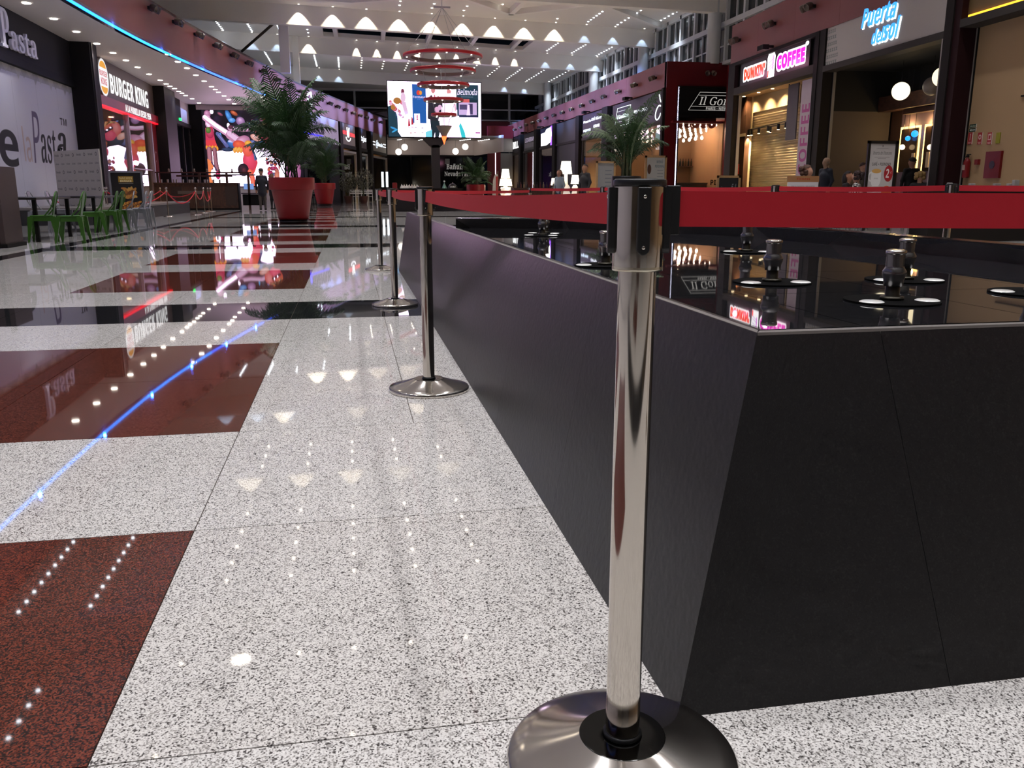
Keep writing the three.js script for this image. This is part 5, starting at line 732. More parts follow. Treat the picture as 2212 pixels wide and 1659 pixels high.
{ // dark restaurant at the end, white band above it
  const FB = front(3.6, -86, 1, 0), t = FB.thing('shopfront', 'dark glazed restaurant front at the far end under a pale band', 'shopfront', 0);
  const w = 10.1; part(t, 'pale_band', box2(0, w - 1.5, 4.2, 5.6, -0.2, 0), mat('#cdbfba', 0.6)); part(t, 'side_band', hexa([V(w - 1.5, 4.2, 0), V(w + 0.6, 4.45, 4), V(w + 0.8, 4.45, 4), V(w - 1.3, 4.2, -0.2)], [V(w - 1.5, 5.6, 0), V(w + 0.6, 5.95, 4), V(w + 0.8, 5.95, 4), V(w - 1.3, 5.6, -0.2)]), mat('#cdbfba', 0.6));
  for (const [a, b] of [[0.1, 2.4], [2.5, 5.0], [5.1, 7.5], [7.6, 9.4]]) part(t, 'glass_panel', box2(a, b, 0.05, 4.15, -0.1, -0.05), M.darkGlass); for (const x of [0.05, 2.45, 5.05, 7.55, 9.45]) part(t, 'mullion', box2(x - 0.06, x + 0.06, 0, 4.2, -0.1, 0.05), M.frameDark); part(t, 'head_rail', box2(0, w, 4.1, 4.24, -0.15, 0.1), M.frameDark);
  part(t, 'soffit_board', box2(0, w, 5.6, 5.75, -0.2, 6), mat('#8f8680', 0.6));
  for (const [a, n] of [[1.2, 3], [3.2, 3], [5.6, 2], [7.2, 6], [9.0, 6]]) for (let i = 0; i < n; i++) part(t, 'light_spot', cyl(0.07, 0.07, 0.03, a + i * 0.12, 5.56, 0.8 + i * 0.5), glow('#ffffff', 6));
  part(t, 'window_lettering', letters('Bañuls', 0.5, 0.02, 1.7, fontSerif).translate(5.9, 2.9, -0.02), mat('#c9c6c2', 0.5, 0, { emissive: new THREE.Color('#c9c6c2'), emissiveIntensity: 0.25 })); part(t, 'window_lettering', letters('Nevada Park', 0.42, 0.02, 2.7, fontSerif).translate(5.7, 2.25, -0.02), mat('#c9c6c2', 0.5, 0, { emissive: new THREE.Color('#c9c6c2'), emissiveIntensity: 0.25 })); part(t, 'crest', box(0.45, 0.5, 0.02, 6.0, 3.65, -0.02), mat('#6d6a68', 0.5));  // lettering given a faint glow in its material, without a lamp
  [[861, 328], [874, 318], [984, 327], [1005, 317]].forEach(([px, py], i) => { const [s, y] = FB.px(px, py, 1.5); const g = FB.thing('globe_lamp', 'white glowing globe lamp hanging before the pale band at the far end', 'lamp', s, y, 1.5, 'globe lamps at the far end'); part(g, 'globe_shade', ball(0.3, 0, 0, 0, 20), glow('#fff4e6', 3)); part(g, 'cord', cyl(0.01, 0.01, 5.6 - y - 0.3, 0, 0.3, 0, 6), M.blackPlastic); if (i % 2) point(FB.at(s, y, 1.5), 14, 0xfff0dc, 15, 'globe_lamp'); });
  // dark red portal beside it, with a light line and a grey shutter
  const p = thing('red_portal', 'dark red portal with a white light line and grey shutter at the far end', 'portal', [13.6, 0, -84]); part(p, 'frame', [box2(-0.3, 0.95, 0, 6.9, -0.4, 0), box2(0.95, 2.2, 5.75, 6.9, -0.4, 0)], M.fasciaDeep); part(p, 'upper_panel', box2(0.95, 2.2, 4.5, 5.75, -0.5, -0.3), mat('#a8a4a0', 0.6)); part(p, 'shutter', box2(0.95, 2.2, 0, 4.4, -0.5, -0.35), mat('#8b8b8a', 0.5)); part(p, 'light_line', box2(0.42, 0.48, 0.8, 5.6, 0, 0.04), glow('#f0f0ff', 3));
  struct('wall_back_001', box2(3.4, 3.6, 0, 6.2, -88.2, -81.5), M.frame, 'side wall of the dark restaurant at the far end', 'wall');
}
// ---- chandelier of red rings
{
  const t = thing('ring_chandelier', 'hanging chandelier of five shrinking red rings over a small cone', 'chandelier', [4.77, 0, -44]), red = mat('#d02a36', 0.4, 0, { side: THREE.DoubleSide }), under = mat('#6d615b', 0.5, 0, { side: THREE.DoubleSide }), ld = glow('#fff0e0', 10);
  const rings = [[7.27, 1.93, 0.36], [6.59, 1.61, 0.32], [5.93, 1.28, 0.3], [5.23, 0.98, 0.28], [4.53, 0.63, 0.3]];
  rings.forEach(([y, R, w], i) => {
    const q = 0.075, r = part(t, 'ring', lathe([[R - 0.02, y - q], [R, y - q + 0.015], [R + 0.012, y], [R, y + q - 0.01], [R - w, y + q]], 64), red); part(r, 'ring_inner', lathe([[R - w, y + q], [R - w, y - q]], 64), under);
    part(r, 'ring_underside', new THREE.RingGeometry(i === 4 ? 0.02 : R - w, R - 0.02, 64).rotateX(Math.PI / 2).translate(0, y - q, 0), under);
    const n = 8 - i; for (let k = 0; k < n; k++) { const a = k / n * 6.283 + i; part(r, 'ring_lamp', cyl(0.035, 0.035, 0.02, Math.cos(a) * (R - w / 2), y - 0.1, Math.sin(a) * (R - w / 2), 10), ld); }
  });
  part(t, 'cable', [0, 1, 2, 3, 4, 5].map((k) => rod(V(0, 9.5, 0), V(Math.cos(k * 1.047) * 1.85, 7.3, Math.sin(k * 1.047) * 1.85), 0.012, 5)), M.steelWhite); part(t, 'cable', [0, 1, 2, 3].map((k) => rod(V(Math.cos(k * 1.57) * 0.55, 3.9, Math.sin(k * 1.57) * 0.55).multiply(V(0.3, 1, 0.3)), V(Math.cos(k * 1.57) * 1.2, 7.2, Math.sin(k * 1.57) * 1.2), 0.01, 5)), M.steelWhite);
  part(t, 'hanger', [rod(V(0, 9.5, 0), V(0, CEIL, 0), 0.015, 6), box(0.8, 0.08, 0.08, 0, 9.5, 0)], M.steelWhite); part(t, 'cone', lathe([[0.0, 3.25], [0.16, 3.6], [0.4, 4.0], [0.36, 4.0], [0, 3.7]], 24), mat('#8d817a', 0.4)); part(t, 'cone_lamp', lathe([[0, 3.1], [0.14, 3.5], [0, 3.5]], 20), glow('#ff5a2a', 4));
  spot(V(4.77, 4.3, -44), V(4.77, 0, -44), 50, 0.8, 0xfff0e0, 0.8, 3, 'ring_chandelier');
}
// ---- big white lamps standing on the cafe terrace
{
  const shade = glow('#fff3dc', 2.4), body = mat('#efe6d8', 0.4, 0, { emissive: new THREE.Color('#fff0d8'), emissiveIntensity: 0.5 });
  const lamp = (px, D, top, label, k) => { const p = atZ(px, 411, D), t = thing('giant_lamp', label, 'lamp', [p.x, 0, p.z]); part(t, 'turned_stem', lathe([[0, 0], [0.3, 0], [0.3, 0.08], [0.12, 0.2], [0.2, 0.4], [0.1, 0.55], [0.22, 0.72], [0.14, 0.9], [0.2, 1.0], [0.09, 1.15], [0.07, top - 0.5], [0, top - 0.5]].map(([r, y]) => [r * k, Math.min(y, top - 0.45)]), 20), body); part(t, 'lamp_shade', lathe([[0.28 * k, top - 0.55 * k], [0.2 * k, top], [0.18 * k, top], [0.26 * k, top - 0.55 * k]], 24), shade); point(V(p.x, top - 0.25, p.z), 10 * k, 0xffe6c0, 8, 'giant_lamp'); };
  lamp(1222, 38, 2.14, 'tall white glowing lamp with turned stem beside the woman', 1); lamp(1242, 40, 1.58, 'shorter white glowing lamp beside the man in grey', 0.75); lamp(1197, 41, 1.45, 'small white glowing lamp behind the woman', 0.6); lamp(1092, 50, 2.08, 'tall white glowing lamp before the grey shutter', 0.95); lamp(1086, 48, 1.5, 'low white glowing lamp at the foot of the tall one', 0.7); lamp(1099, 48.4, 1.5, 'low white glowing lamp close to the right of the tall one', 0.7);
}
// ---- what stands on the far terrace tables, just above the red belt
{
  const counter = (px0, px1, D, h, label, m, cat = 'counter') => { const a = atZ(px0, 411, D), b = atZ(px1, 411, D), t = thing('terrace_counter', label, cat, [a.x, 0, a.z]); part(t, 'top', box2(0, b.x - a.x, h - 0.05, h, -0.7, 0), m); part(t, 'front', box2(0.03, b.x - a.x - 0.03, 0, h - 0.05, -0.65, -0.03), m); return t; };
  counter(1110, 1215, 36, 0.98, 'long wooden terrace counter carrying small bottles', M.wood); counter(860, 1000, 44, 0.98, 'dark serving counter carrying white napkin stacks', M.frame); counter(903, 937, 52, 1.12, 'small wooden lectern counter before the dark restaurant', M.wood);
  const bottle = lathe([[0, 0], [0.035, 0], [0.035, 0.12], [0.014, 0.18], [0.014, 0.24], [0, 0.24]], 12);
  for (let i = 0; i < 14; i++) { const p = atZ(1118 + i * 7, 411, 36.3); single('sauce_bottle', 'small dark bottle on the long wooden terrace counter', 'bottle', bottle, mat(['#2a1a16', '#5c1a16', '#8d7a5c'][i % 3], 0.3), [p.x, 0.98, p.z], 0, 'bottles on the long terrace counter'); }
  for (let i = 0; i < 7; i++) { const p = atZ(868 + i * 5.5, 411, 44.3); single('napkin_stack', 'crumpled white napkin stack on the dark serving counter', 'napkins', [new THREE.ConeGeometry(0.1, 0.22, 5).translate(0, 0.1, 0), new THREE.ConeGeometry(0.08, 0.18, 5).rotateZ(0.4).translate(0.06, 0.08, 0)], M.white_paint, [p.x, 0.98, p.z], i, 'napkin stacks on the dark serving counter'); }
  { const p = atZ(978, 411, 44.3), t = thing('cake_dome', 'clear round cake dome on the dark serving counter', 'cake dome', [p.x, 0.98, p.z]); part(t, 'dome', new THREE.SphereGeometry(0.24, 20, 10, 0, 6.3, 0, 1.57), M.glass); part(t, 'cake', cyl(0.15, 0.15, 0.1, 0, 0.02, 0), mat('#c9c2b4', 0.6)); part(t, 'knob', ball(0.03, 0, 0.26, 0, 8), M.chrome); }
  { const p = atZ(960, 411, 44.3), t = thing('table_tree', 'small silver ornament tree on the dark serving counter', 'ornament', [p.x, 0.98, p.z]); part(t, 'cone', new THREE.ConeGeometry(0.13, 0.3, 10).translate(0, 0.15, 0), mat('#7da08c', 0.3, 0.4)); part(t, 'star', ball(0.05, 0, 0.34, 0, 8), mat('#dfe8e8', 0.3)); }
  { const p = atZ(1067, 411, 46), t = thing('surf_banner', 'narrow white and red advertising flag beside the far palm', 'banner', [p.x, 0, p.z]); const s = new THREE.Shape(); s.moveTo(-0.12, 0); s.lineTo(0.2, 0); s.lineTo(0.2, 1.5); s.quadraticCurveTo(0.05, 1.62, -0.05, 1.2); part(t, 'cloth', new THREE.ExtrudeGeometry(s, { depth: 0.02, bevelEnabled: false }).translate(0, 0.2, 0), mat('#d8d2d0', 0.6)); part(t, 'red_edge', box(0.12, 1.3, 0.03, 0.16, 0.95, 0.01), mat('#b02028', 0.5)); part(t, 'pole', cyl(0.02, 0.02, 1.9, 0.22, 0, 0), M.chrome); }
  { const p = atZ(832, 411, 60), t = thing('light_totem', 'thin totem with two vertical white light bars', 'light totem', [p.x, 0, p.z]); part(t, 'body', box2(-0.35, 0.35, 0, 1.1, -0.1, 0), M.frame); for (const x of [-0.15, 0.15]) part(t, 'light_bar', box2(x - 0.07, x + 0.07, 1.1, 2.1, -0.06, 0), glow('#eaf6ff', 4)); }
  { const p = atZ(853, 411, 55); single('red_totem', 'slim red advertising totem near the light bars', 'totem', rbox(0.3, 1.35, 0.2, 0.05, 0, 0.675, 0), mat('#a83030', 0.5), [p.x, 0, p.z]); }
}
// ---- boards and posters on the right side
{
  const board = (name, label, px0, px1, pyTop, D, tex, frameM, legs, yb = 0.15) => { const a = atZ(px0, pyTop, D), b = atZ(px1, pyTop, D), w = b.x - a.x, t = thing(name, label, 'board', [a.x, 0, a.z]); part(t, 'frame', [box2(0, w, a.y - 0.06, a.y, -0.03, 0.02), box2(0, w, yb, yb + 0.06, -0.03, 0.02), box2(0, 0.06, yb, a.y, -0.03, 0.02), box2(w - 0.06, w, yb, a.y, -0.03, 0.02)], frameM); part(t, 'panel', box2(0.05, w - 0.05, yb + 0.05, a.y - 0.05, -0.02, 0), faced(M.white_paint, printed(tex, 0.55))); part(t, 'leg', [box2(0.02, 0.08, 0, yb + 0.1, -0.03, 0.02), box2(w - 0.08, w - 0.02, 0, yb + 0.1, -0.03, 0.02)], frameM); part(t, 'rear_leg', hexa([V(w / 2 - 0.03, 0, -0.5), V(w / 2 + 0.03, 0, -0.5), V(w / 2 + 0.03, 0, -0.45), V(w / 2 - 0.03, 0, -0.45)], [V(w / 2 - 0.03, a.y - 0.1, -0.06), V(w / 2 + 0.03, a.y - 0.1, -0.06), V(w / 2 + 0.03, a.y - 0.1, -0.03), V(w / 2 - 0.03, a.y - 0.1, -0.03)]), frameM); return t; };
  board('menu_board', 'white menu board in a pale wooden frame reading 9,95 euro', 1394, 1441, 336, 26, canvasTex(256, 420, (x, w, h) => { x.fillStyle = '#b5b4ae'; x.fillRect(0, 0, w, h); text(x, 'MENÚ', 180, 34, 'bold 30px sans-serif', '#6a7a82', 120); text(x, 'PERSONAL', 180, 68, 'bold 26px sans-serif', '#6a7a82', 130); for (let i = 0; i < 5; i++) { x.fillStyle = '#85888a'; x.fillRect(150, 96 + i * 24, 80, 5); } x.fillStyle = '#5a3524'; x.beginPath(); x.ellipse(40, 90, 26, 36, 0, 0, 7); x.fill(); x.beginPath(); x.ellipse(70, 236, 52, 18, -0.4, 0, 7); x.fill(); text(x, '9,95€', 190, 262, 'bold 40px sans-serif', '#3a3c3c', 110); }), M.woodLight, true);
  board('menu_board', 'plain grey white menu board half hidden by the palm', 1288, 1330, 348, 28, canvasTex(128, 200, (x, w, h) => { x.fillStyle = '#8d8c8a'; x.fillRect(0, 0, w, h); for (let i = 0; i < 6; i++) { x.fillStyle = '#6d7076'; x.fillRect(60, 30 + i * 16, 50, 4); } }), M.woodLight, true);
  board('chalk_board', 'small black chalkboard in a pale wooden frame', 1549, 1600, 379, 22, canvasTex(256, 200, (x, w, h) => { x.fillStyle = '#15171a'; x.fillRect(0, 0, w, h); text(x, 'Pasta x', 90, 60, 'italic 40px sans-serif', '#4a5258', 140); text(x, '€ 4', 200, 50, '48px sans-serif', '#8d9296', 80); text(x, 'menú', 110, 120, '30px sans-serif', '#454c50', 120); }), M.woodLight, true);
  board('poster_stand', 'tall white cafe poster with a coffee cup, a cake and a red price dot', 1876, 1941, 304, 17.5, canvasTex(384, 620, (x, w, h) => {
    const el = (c, a, b, r, s = r) => { x.fillStyle = c; x.beginPath(); x.ellipse(a, b, r, s, 0, 0, 7); x.fill(); };
    x.fillStyle = '#c4c0be'; x.fillRect(0, 0, w, h); el('#55514e', 192, 22, 7); x.fillStyle = '#8a8784'; x.fillRect(110, 40, 164, 2); x.fillRect(90, 44, 204, 1); text(x, 'Puerta de Pionono', 192, 78, 'italic 34px serif', '#4a4644', 280); x.fillRect(80, 112, 224, 2); x.fillRect(130, 122, 124, 2); text(x, 'CAFÉ + PIONONO', 192, 168, 'bold 34px sans-serif', '#4d4946', 290);
    el('#e6e4e2', 128, 290, 74, 70); x.fillStyle = '#e6e4e2'; x.fillRect(56, 222, 146, 70); el('#d8a860', 130, 224, 70, 18); x.strokeStyle = '#e6e4e2'; x.lineWidth = 14; x.beginPath(); x.arc(52, 270, 34, 1, 5); x.stroke(); el('#d6d4d2', 130, 372, 120, 26); el('#7a7672', 90, 384, 50, 10); text(x, 'pionono', 130, 282, '16px sans-serif', '#9a9694', 90);
    el('#b0222a', 310, 244, 66); text(x, '2', 296, 244, 'bold 100px sans-serif', '#f4e8e4', 80); text(x, '€', 346, 236, 'bold 26px sans-serif', '#e8c8c4', 30); x.fillStyle = '#5c4232'; x.beginPath(); x.moveTo(228, 410); x.lineTo(372, 410); x.lineTo(356, 520); x.lineTo(244, 520); x.fill(); el('#c8602c', 300, 390, 74, 46); el('#e0854a', 290, 370, 46, 22); x.fillStyle = '#9a9694'; x.fillRect(0, 560, w, 2); text(x, 'BOCATAS', 180, 592, 'bold 44px sans-serif', '#3c3836', 220);
  }), M.blackPlastic, true, 0.2);
  // kiosk with a person behind its sign
  const a = atZ(1703, 380, 16), b = atZ(1769, 380, 16), w = b.x - a.x, t = thing('info_kiosk', 'small wooden kiosk with a white notice panel', 'kiosk', [a.x, 0, a.z]); part(t, 'body', box2(0, w, 0, 0.92, -0.5, 0), M.wood); part(t, 'top_board', box2(-0.01, w + 0.01, a.y - 0.12, a.y, -0.03, 0), faced(M.woodLight, printed(canvasTex(256, 64, (x) => { x.fillStyle = '#9a6c44'; x.fillRect(0, 0, 256, 64); text(x, 'Fitness', 128, 30, 'bold 34px sans-serif', '#a03018', 110); })))); part(t, 'notice_panel', box2(0, w, 0.9, a.y - 0.12, -0.03, 0.005), faced(M.white_paint, printed(canvasTex(256, 64, (x) => { x.fillStyle = '#c6c4c6'; x.fillRect(0, 0, 256, 64); text(x, 'Elige tu momento y ven a vernos', 128, 34, '15px sans-serif', '#6a6870', 200); }))));
  // white boxes on the counter by the tan wall
  const c = thing('terrace_counter', 'dark counter before the tan wall carrying small white card holders', 'counter', [11.4, 0, -13.4]); part(c, 'top', box2(-1.6, 2.4, 0.85, 0.9, -0.6, 0), M.frame); part(c, 'front', box2(-1.55, 2.35, 0, 0.85, -0.55, -0.05), M.frame);
  for (const [px, h, wd] of [[2050, 0.11, 0.075], [2072, 0.07, 0.05], [2098, 0.1, 0.1], [2152, 0.1, 0.13], [2178, 0.1, 0.06], [2192, 0.16, 0.11]]) { const p = atZ(px, 411, 13.7); single('card_holder', 'small white card holder on the dark counter by the tan wall', 'card holder', rbox(wd, h, 0.06, 0.006, 0, h / 2, 0), mat('#a5a09c', 0.5), [p.x, 0.9, p.z], 0.1, 'card holders on the counter by the tan wall'); }
}
// ================================================================ LEFT TERRACE
const chairProto = (() => {                                           // pressed steel cafe chair, facing local -x
  const make = (m, label, group) => {
    const t = thing('cafe_chair', label, 'chair', [0, 0, 0], 0, group);
    part(t, 'seat', rbox(0.36, 0.03, 0.37, 0.012, 0, 0.445, 0), m);
    for (const sx of [-1, 1]) for (const sz of [-1, 1]) {
      const a = V(sx * 0.17, 0.44, sz * 0.17), b = V(sx * 0.23, 0, sz * 0.22), q = (v, w, d) => [V(v.x - w, v.y, v.z - d), V(v.x + w, v.y, v.z - d), V(v.x + w, v.y, v.z + d), V(v.x - w, v.y, v.z + d)];
      part(t, 'leg', hexa(q(b, 0.014, 0.014), q(a, 0.045, 0.03)), m);
    }
    part(t, 'apron', [box2(-0.17, 0.17, 0.36, 0.44, 0.16, 0.175), box2(-0.17, 0.17, 0.36, 0.44, -0.175, -0.16), box2(-0.175, -0.16, 0.36, 0.44, -0.17, 0.17), box2(0.16, 0.175, 0.36, 0.44, -0.17, 0.17)], m);
    part(t, 'back_frame', tube([[0.05, 0.45, -0.18], [0.17, 0.6, -0.185], [0.225, 0.76, -0.175], [0.245, 0.845, -0.09], [0.25, 0.86, 0], [0.245, 0.845, 0.09], [0.225, 0.76, 0.175], [0.17, 0.6, 0.185], [0.05, 0.45, 0.18]], 0.012, 40, 8), m);
    part(t, 'back_splat', hexa([V(0.15, 0.45, -0.07), V(0.165, 0.45, -0.07), V(0.165, 0.45, 0.07), V(0.15, 0.45, 0.07)], [V(0.235, 0.85, -0.085), V(0.25, 0.85, -0.085), V(0.25, 0.85, 0.085), V(0.235, 0.85, 0.085)]), m);
    return t;
  };
  return make;
})();
{
  const green = mat('#3a661f', 0.4, 0.25), grey = mat('#8d8f92', 0.35, 0.6);
  const g = chairProto(green, 'green steel cafe chair at the dark tables of the left terrace', 'green chairs of the left terrace'), s = chairProto(grey, 'grey steel cafe chair at the dark tables of the left terrace', 'grey chairs of the left terrace');
  const gp = [[100, 522, 0.15], [160, 524, 0.05], [235, 502, 0.1], [249, 499, -0.1], [205, 507, 0.2]], sp = [[300, 492, 0.1], [312, 489, 0], [272, 497, 0.2]];
  gp.forEach(([px, py, a], i) => { const p = atY(px, py); if (i) dup(g, [p.x, 0, p.z], a); else { g.position.copy(p); g.rotation.y = a; } });
  sp.forEach(([px, py, a], i) => { const p = atY(px, py); if (i) dup(s, [p.x, 0, p.z], a); else { s.position.copy(p); s.rotation.y = a; } });
  for (const [x, z, a] of [[-6.9, -16.9, 3.0], [-6.75, -18.1, 3.2], [-6.5, -20.2, 3.1], [-6.5, -21.4, 3.2], [-7.6, -17.6, 3.1]]) dup(s, [x, 0, z], a);
  const table = (x, z, w, d, label) => { const t = thing('cafe_table', label, 'table', [x, 0, z]); part(t, 'table_top', rbox(w, 0.04, d, 0.01, 0, 0.74, 0), mat('#241f1d', 0.35)); for (const a of [-1, 1]) for (const b of [-1, 1]) part(t, 'leg', box(0.06, 0.72, 0.06, a * (w / 2 - 0.06), 0.36, b * (d / 2 - 0.06)), M.frameDark); };
  table(-5.85, -17.2, 1.1, 1.9, 'long dark table with two green chairs in front'); table(-5.75, -20.9, 0.9, 2.2, 'dark table beside the black menu stand'); 
  // menu stand with food pictures
  const p = atY(281, 481), t = thing('menu_stand', 'black pavement poster of golden fried food in a grey frame', 'poster stand', [p.x, 0, p.z], 0.12);
  const H = 1.4, W = 0.86; part(t, 'frame', [box2(-W / 2, W / 2, H - 0.05, H, -0.03, 0.03), box2(-W / 2, W / 2, 0.1, 0.15, -0.03, 0.03), box2(-W / 2, -W / 2 + 0.05, 0, H, -0.03, 0.03), box2(W / 2 - 0.05, W / 2, 0, H, -0.03, 0.03)], mat('#8b8a90', 0.4, 0.4));
  part(t, 'poster', box2(-W / 2 + 0.05, W / 2 - 0.05, 0.15, H - 0.05, -0.02, 0), faced(M.frameDark, printed(canvasTex(320, 520, (x, w, h) => { x.fillStyle = '#15100e'; x.fillRect(0, 0, w, h); x.fillStyle = '#b58a28'; x.fillRect(78, 40, 160, 70); text(x, 'NACHOS', 158, 62, 'bold 36px sans-serif', '#f0dca0', 140); text(x, 'BURGER', 158, 96, 'bold 32px sans-serif', '#fff2c8', 140); x.fillStyle = '#8a8478'; x.fillRect(80, 120, 156, 8); const el = (c, a, b, r, s, q = 0) => { x.fillStyle = c; x.beginPath(); x.ellipse(a, b, r, s, q, 0, 7); x.fill(); }; for (let i = 0; i < 40; i++) el(['#a8682c', '#c88a3c', '#7d4a20', '#d8a450'][i % 4], 120 + (i * 37) % 130, 180 + (i * 53) % 110, 24, 14, i); for (let i = 0; i < 60; i++) el(['#c8822c', '#e0a840', '#8d5420', '#b86a30'][i % 4], 60 + (i * 41) % 230, 340 + (i * 29) % 90, 22, 12, i); x.fillStyle = '#8d8d90'; x.fillRect(0, 470, w, 50); }))));
  // dark cabinet at the picture's edge
  const q = atY(14, 536), k = thing('dark_cabinet', 'tall dark brown cabinet with inset black panels', 'cabinet', [q.x, 0, q.z]); part(k, 'body', box2(-2.2, 0, 0.05, 1.24, -0.75, 0), mat('#3a2b29', 0.45)); part(k, 'plinth', box2(-2.25, 0.03, 0, 0.06, -0.8, 0.03), M.frameDark); for (const [a, b] of [[-2.1, -1.35], [-1.3, -0.3]]) part(k, 'inset_panel', box2(a, b, 0.3, 1.18, 0, 0.012), mat('#171313', 0.3)); part(k, 'edge_post', box2(-0.14, -0.08, 0.05, 1.24, 0, 0.02), M.frameDark);
}
// ---- pop-up backdrop
{
  const a = atZ(114, 322, 27.5), b = atZ(213, 333, 25.6), t = thing('popup_backdrop', 'white pop-up backdrop printed with rows of small logos', 'backdrop', [a.x, 0, a.z], Math.atan2(-(b.z - a.z), b.x - a.x)), w = Math.hypot(b.x - a.x, b.z - a.z), H = 1.98;
  const tex = canvasTex(512, 512, (x, W, h) => { x.fillStyle = '#bdb6ae'; x.fillRect(0, 0, W, h); for (let r = 0; r < 8; r++) for (let c = 0; c < 8; c++) { if (r % 2) text(x, 'cine', 34 + c * 64, 34 + r * 62, 'bold 20px sans-serif', '#6f6a68', 46); else if (c % 2) { x.strokeStyle = '#4a4644'; x.lineWidth = 4; x.beginPath(); x.ellipse(34 + c * 64, 34 + r * 62, 8, 11, 0, 0, 7); x.stroke(); } else text(x, 'Nevada', 34 + c * 64, 34 + r * 62, 'italic bold 22px serif', '#4f4a48', 52); } });
  part(t, 'printed_panel', box2(0, w, 0.05, H, -0.04, 0), faced(mat('#bdb6ae', 0.6), printed(tex, 0.6)));
  const N = (i, j) => V(-0.42 + 0.42 * i, 0.2 + j * 0.62, -0.25 - 0.12 * ((i + j) % 2)), rods = [], hubs = []; for (let j = 0; j < 3; j++) rods.push(rod(N(0, j), N(1, j + 1), 0.012), rod(N(1, j), N(0, j + 1), 0.012), rod(N(0, j), N(1, j), 0.01)); for (let j = 0; j < 4; j++) for (let i = 0; i < 2; i++) hubs.push(ball(0.03, ...N(i, j).toArray(), 8)); part(t, 'lattice', [...rods, ...hubs], M.frameDark);
}
// ---- low stage and wooden bar
{
  const st = thing('low_stage', 'low dark stage with a grey top behind the rope barrier', 'stage', [0, 0, 0]); part(st, 'stage_body', box2(-8.7, -6.45, 0, 0.38, -37.5, -24), mat('#2b2a2b', 0.4)); part(st, 'stage_top', box2(-8.72, -6.43, 0.38, 0.44, -37.52, -23.98), mat('#7d7774', 0.4));
  const bx0 = -8.6, bx1 = -4.95, z = -41.5, t = thing('wooden_bar', 'dark wooden bar counter with rails in front of the big screen', 'bar', [0, 0, z]);
  part(t, 'counter_top', box2(bx0, bx1, 1.16, 1.22, -0.7, 0.05), M.wood); part(t, 'counter_front', box2(bx0, bx1 - 0.05, 0.08, 1.16, -0.6, -0.02), M.wood); part(t, 'plinth', box2(bx0, bx1, 0, 0.08, -0.6, 0), M.frameDark); part(t, 'end_panel', box2(bx1 - 0.05, bx1, 0, 1.16, -0.65, 0.03), M.frameDark);
  for (let i = 0; i < 6; i++) part(t, 'front_panel', box2(bx0 + 0.1 + i * 0.59, bx0 + 0.6 + i * 0.59, 0.2, 1.05, -0.02, 0), i % 2 ? mat('#3a2a22', 0.5) : M.wood); part(t, 'name_plate', box2(bx0 + 1.0, bx0 + 2.1, 0.72, 0.86, 0, 0.02), mat('#6a625a', 0.5));
  part(t, 'rail', box2(bx0, bx1 + 0.55, 1.64, 1.7, -0.55, -0.45), mat('#4a2016', 0.5)); part(t, 'rail', box2(bx0 + 0.9, bx1 - 0.3, 1.48, 1.56, -0.55, -0.5), mat('#4a2016', 0.5)); for (const x of [bx0 + 0.1, bx0 + 1.9, bx0 + 3.1, bx1 + 0.4]) part(t, 'rail_post', box2(x - 0.05, x + 0.05, x > bx1 ? 0 : 1.22, 1.64, -0.55, -0.45), M.wood);
  for (let i = 0; i < 12; i++) single('bar_glass', 'small pale glass standing along the wooden bar', 'glass', cyl(0.035, 0.045, 0.14, 0, 0, 0, 10), mat('#a8a09a', 0.2), [bx0 + 0.3 + i * 0.22 + (i % 3) * 0.05, 1.22, z - 0.2], 0, 'glasses along the wooden bar');
  for (let i = 0; i < 6; i++) single('salt_shaker', 'little ornament standing on the upper rail of the bar', 'shaker', lathe([[0, 0], [0.05, 0], [0.03, 0.08], [0.04, 0.12], [0, 0.15]], 10), mat('#8a7a6c', 0.4), [bx0 + 0.6 + i * 0.55, 1.7, z - 0.5], 0, 'ornaments on the bar rail');
  const d = thing('cash_desk', 'small dark desk with a blue monitor at the end of the bar', 'desk', [-4.45, 0, -42.2]); part(d, 'desk_top', box2(-0.45, 0.55, 0.72, 0.76, -0.3, 0.3), M.frame); part(d, 'desk_cloth', box2(-0.4, 0.5, 0.2, 0.7, -0.25, 0.25), M.frameDark); part(d, 'monitor_screen', box2(-0.35, 0.1, 0.92, 1.18, 0, 0.03), glow('#7da0e0', 0.9)); part(d, 'monitor_foot', box2(-0.16, -0.1, 0.76, 0.92, -0.02, 0.02), M.frame);
}
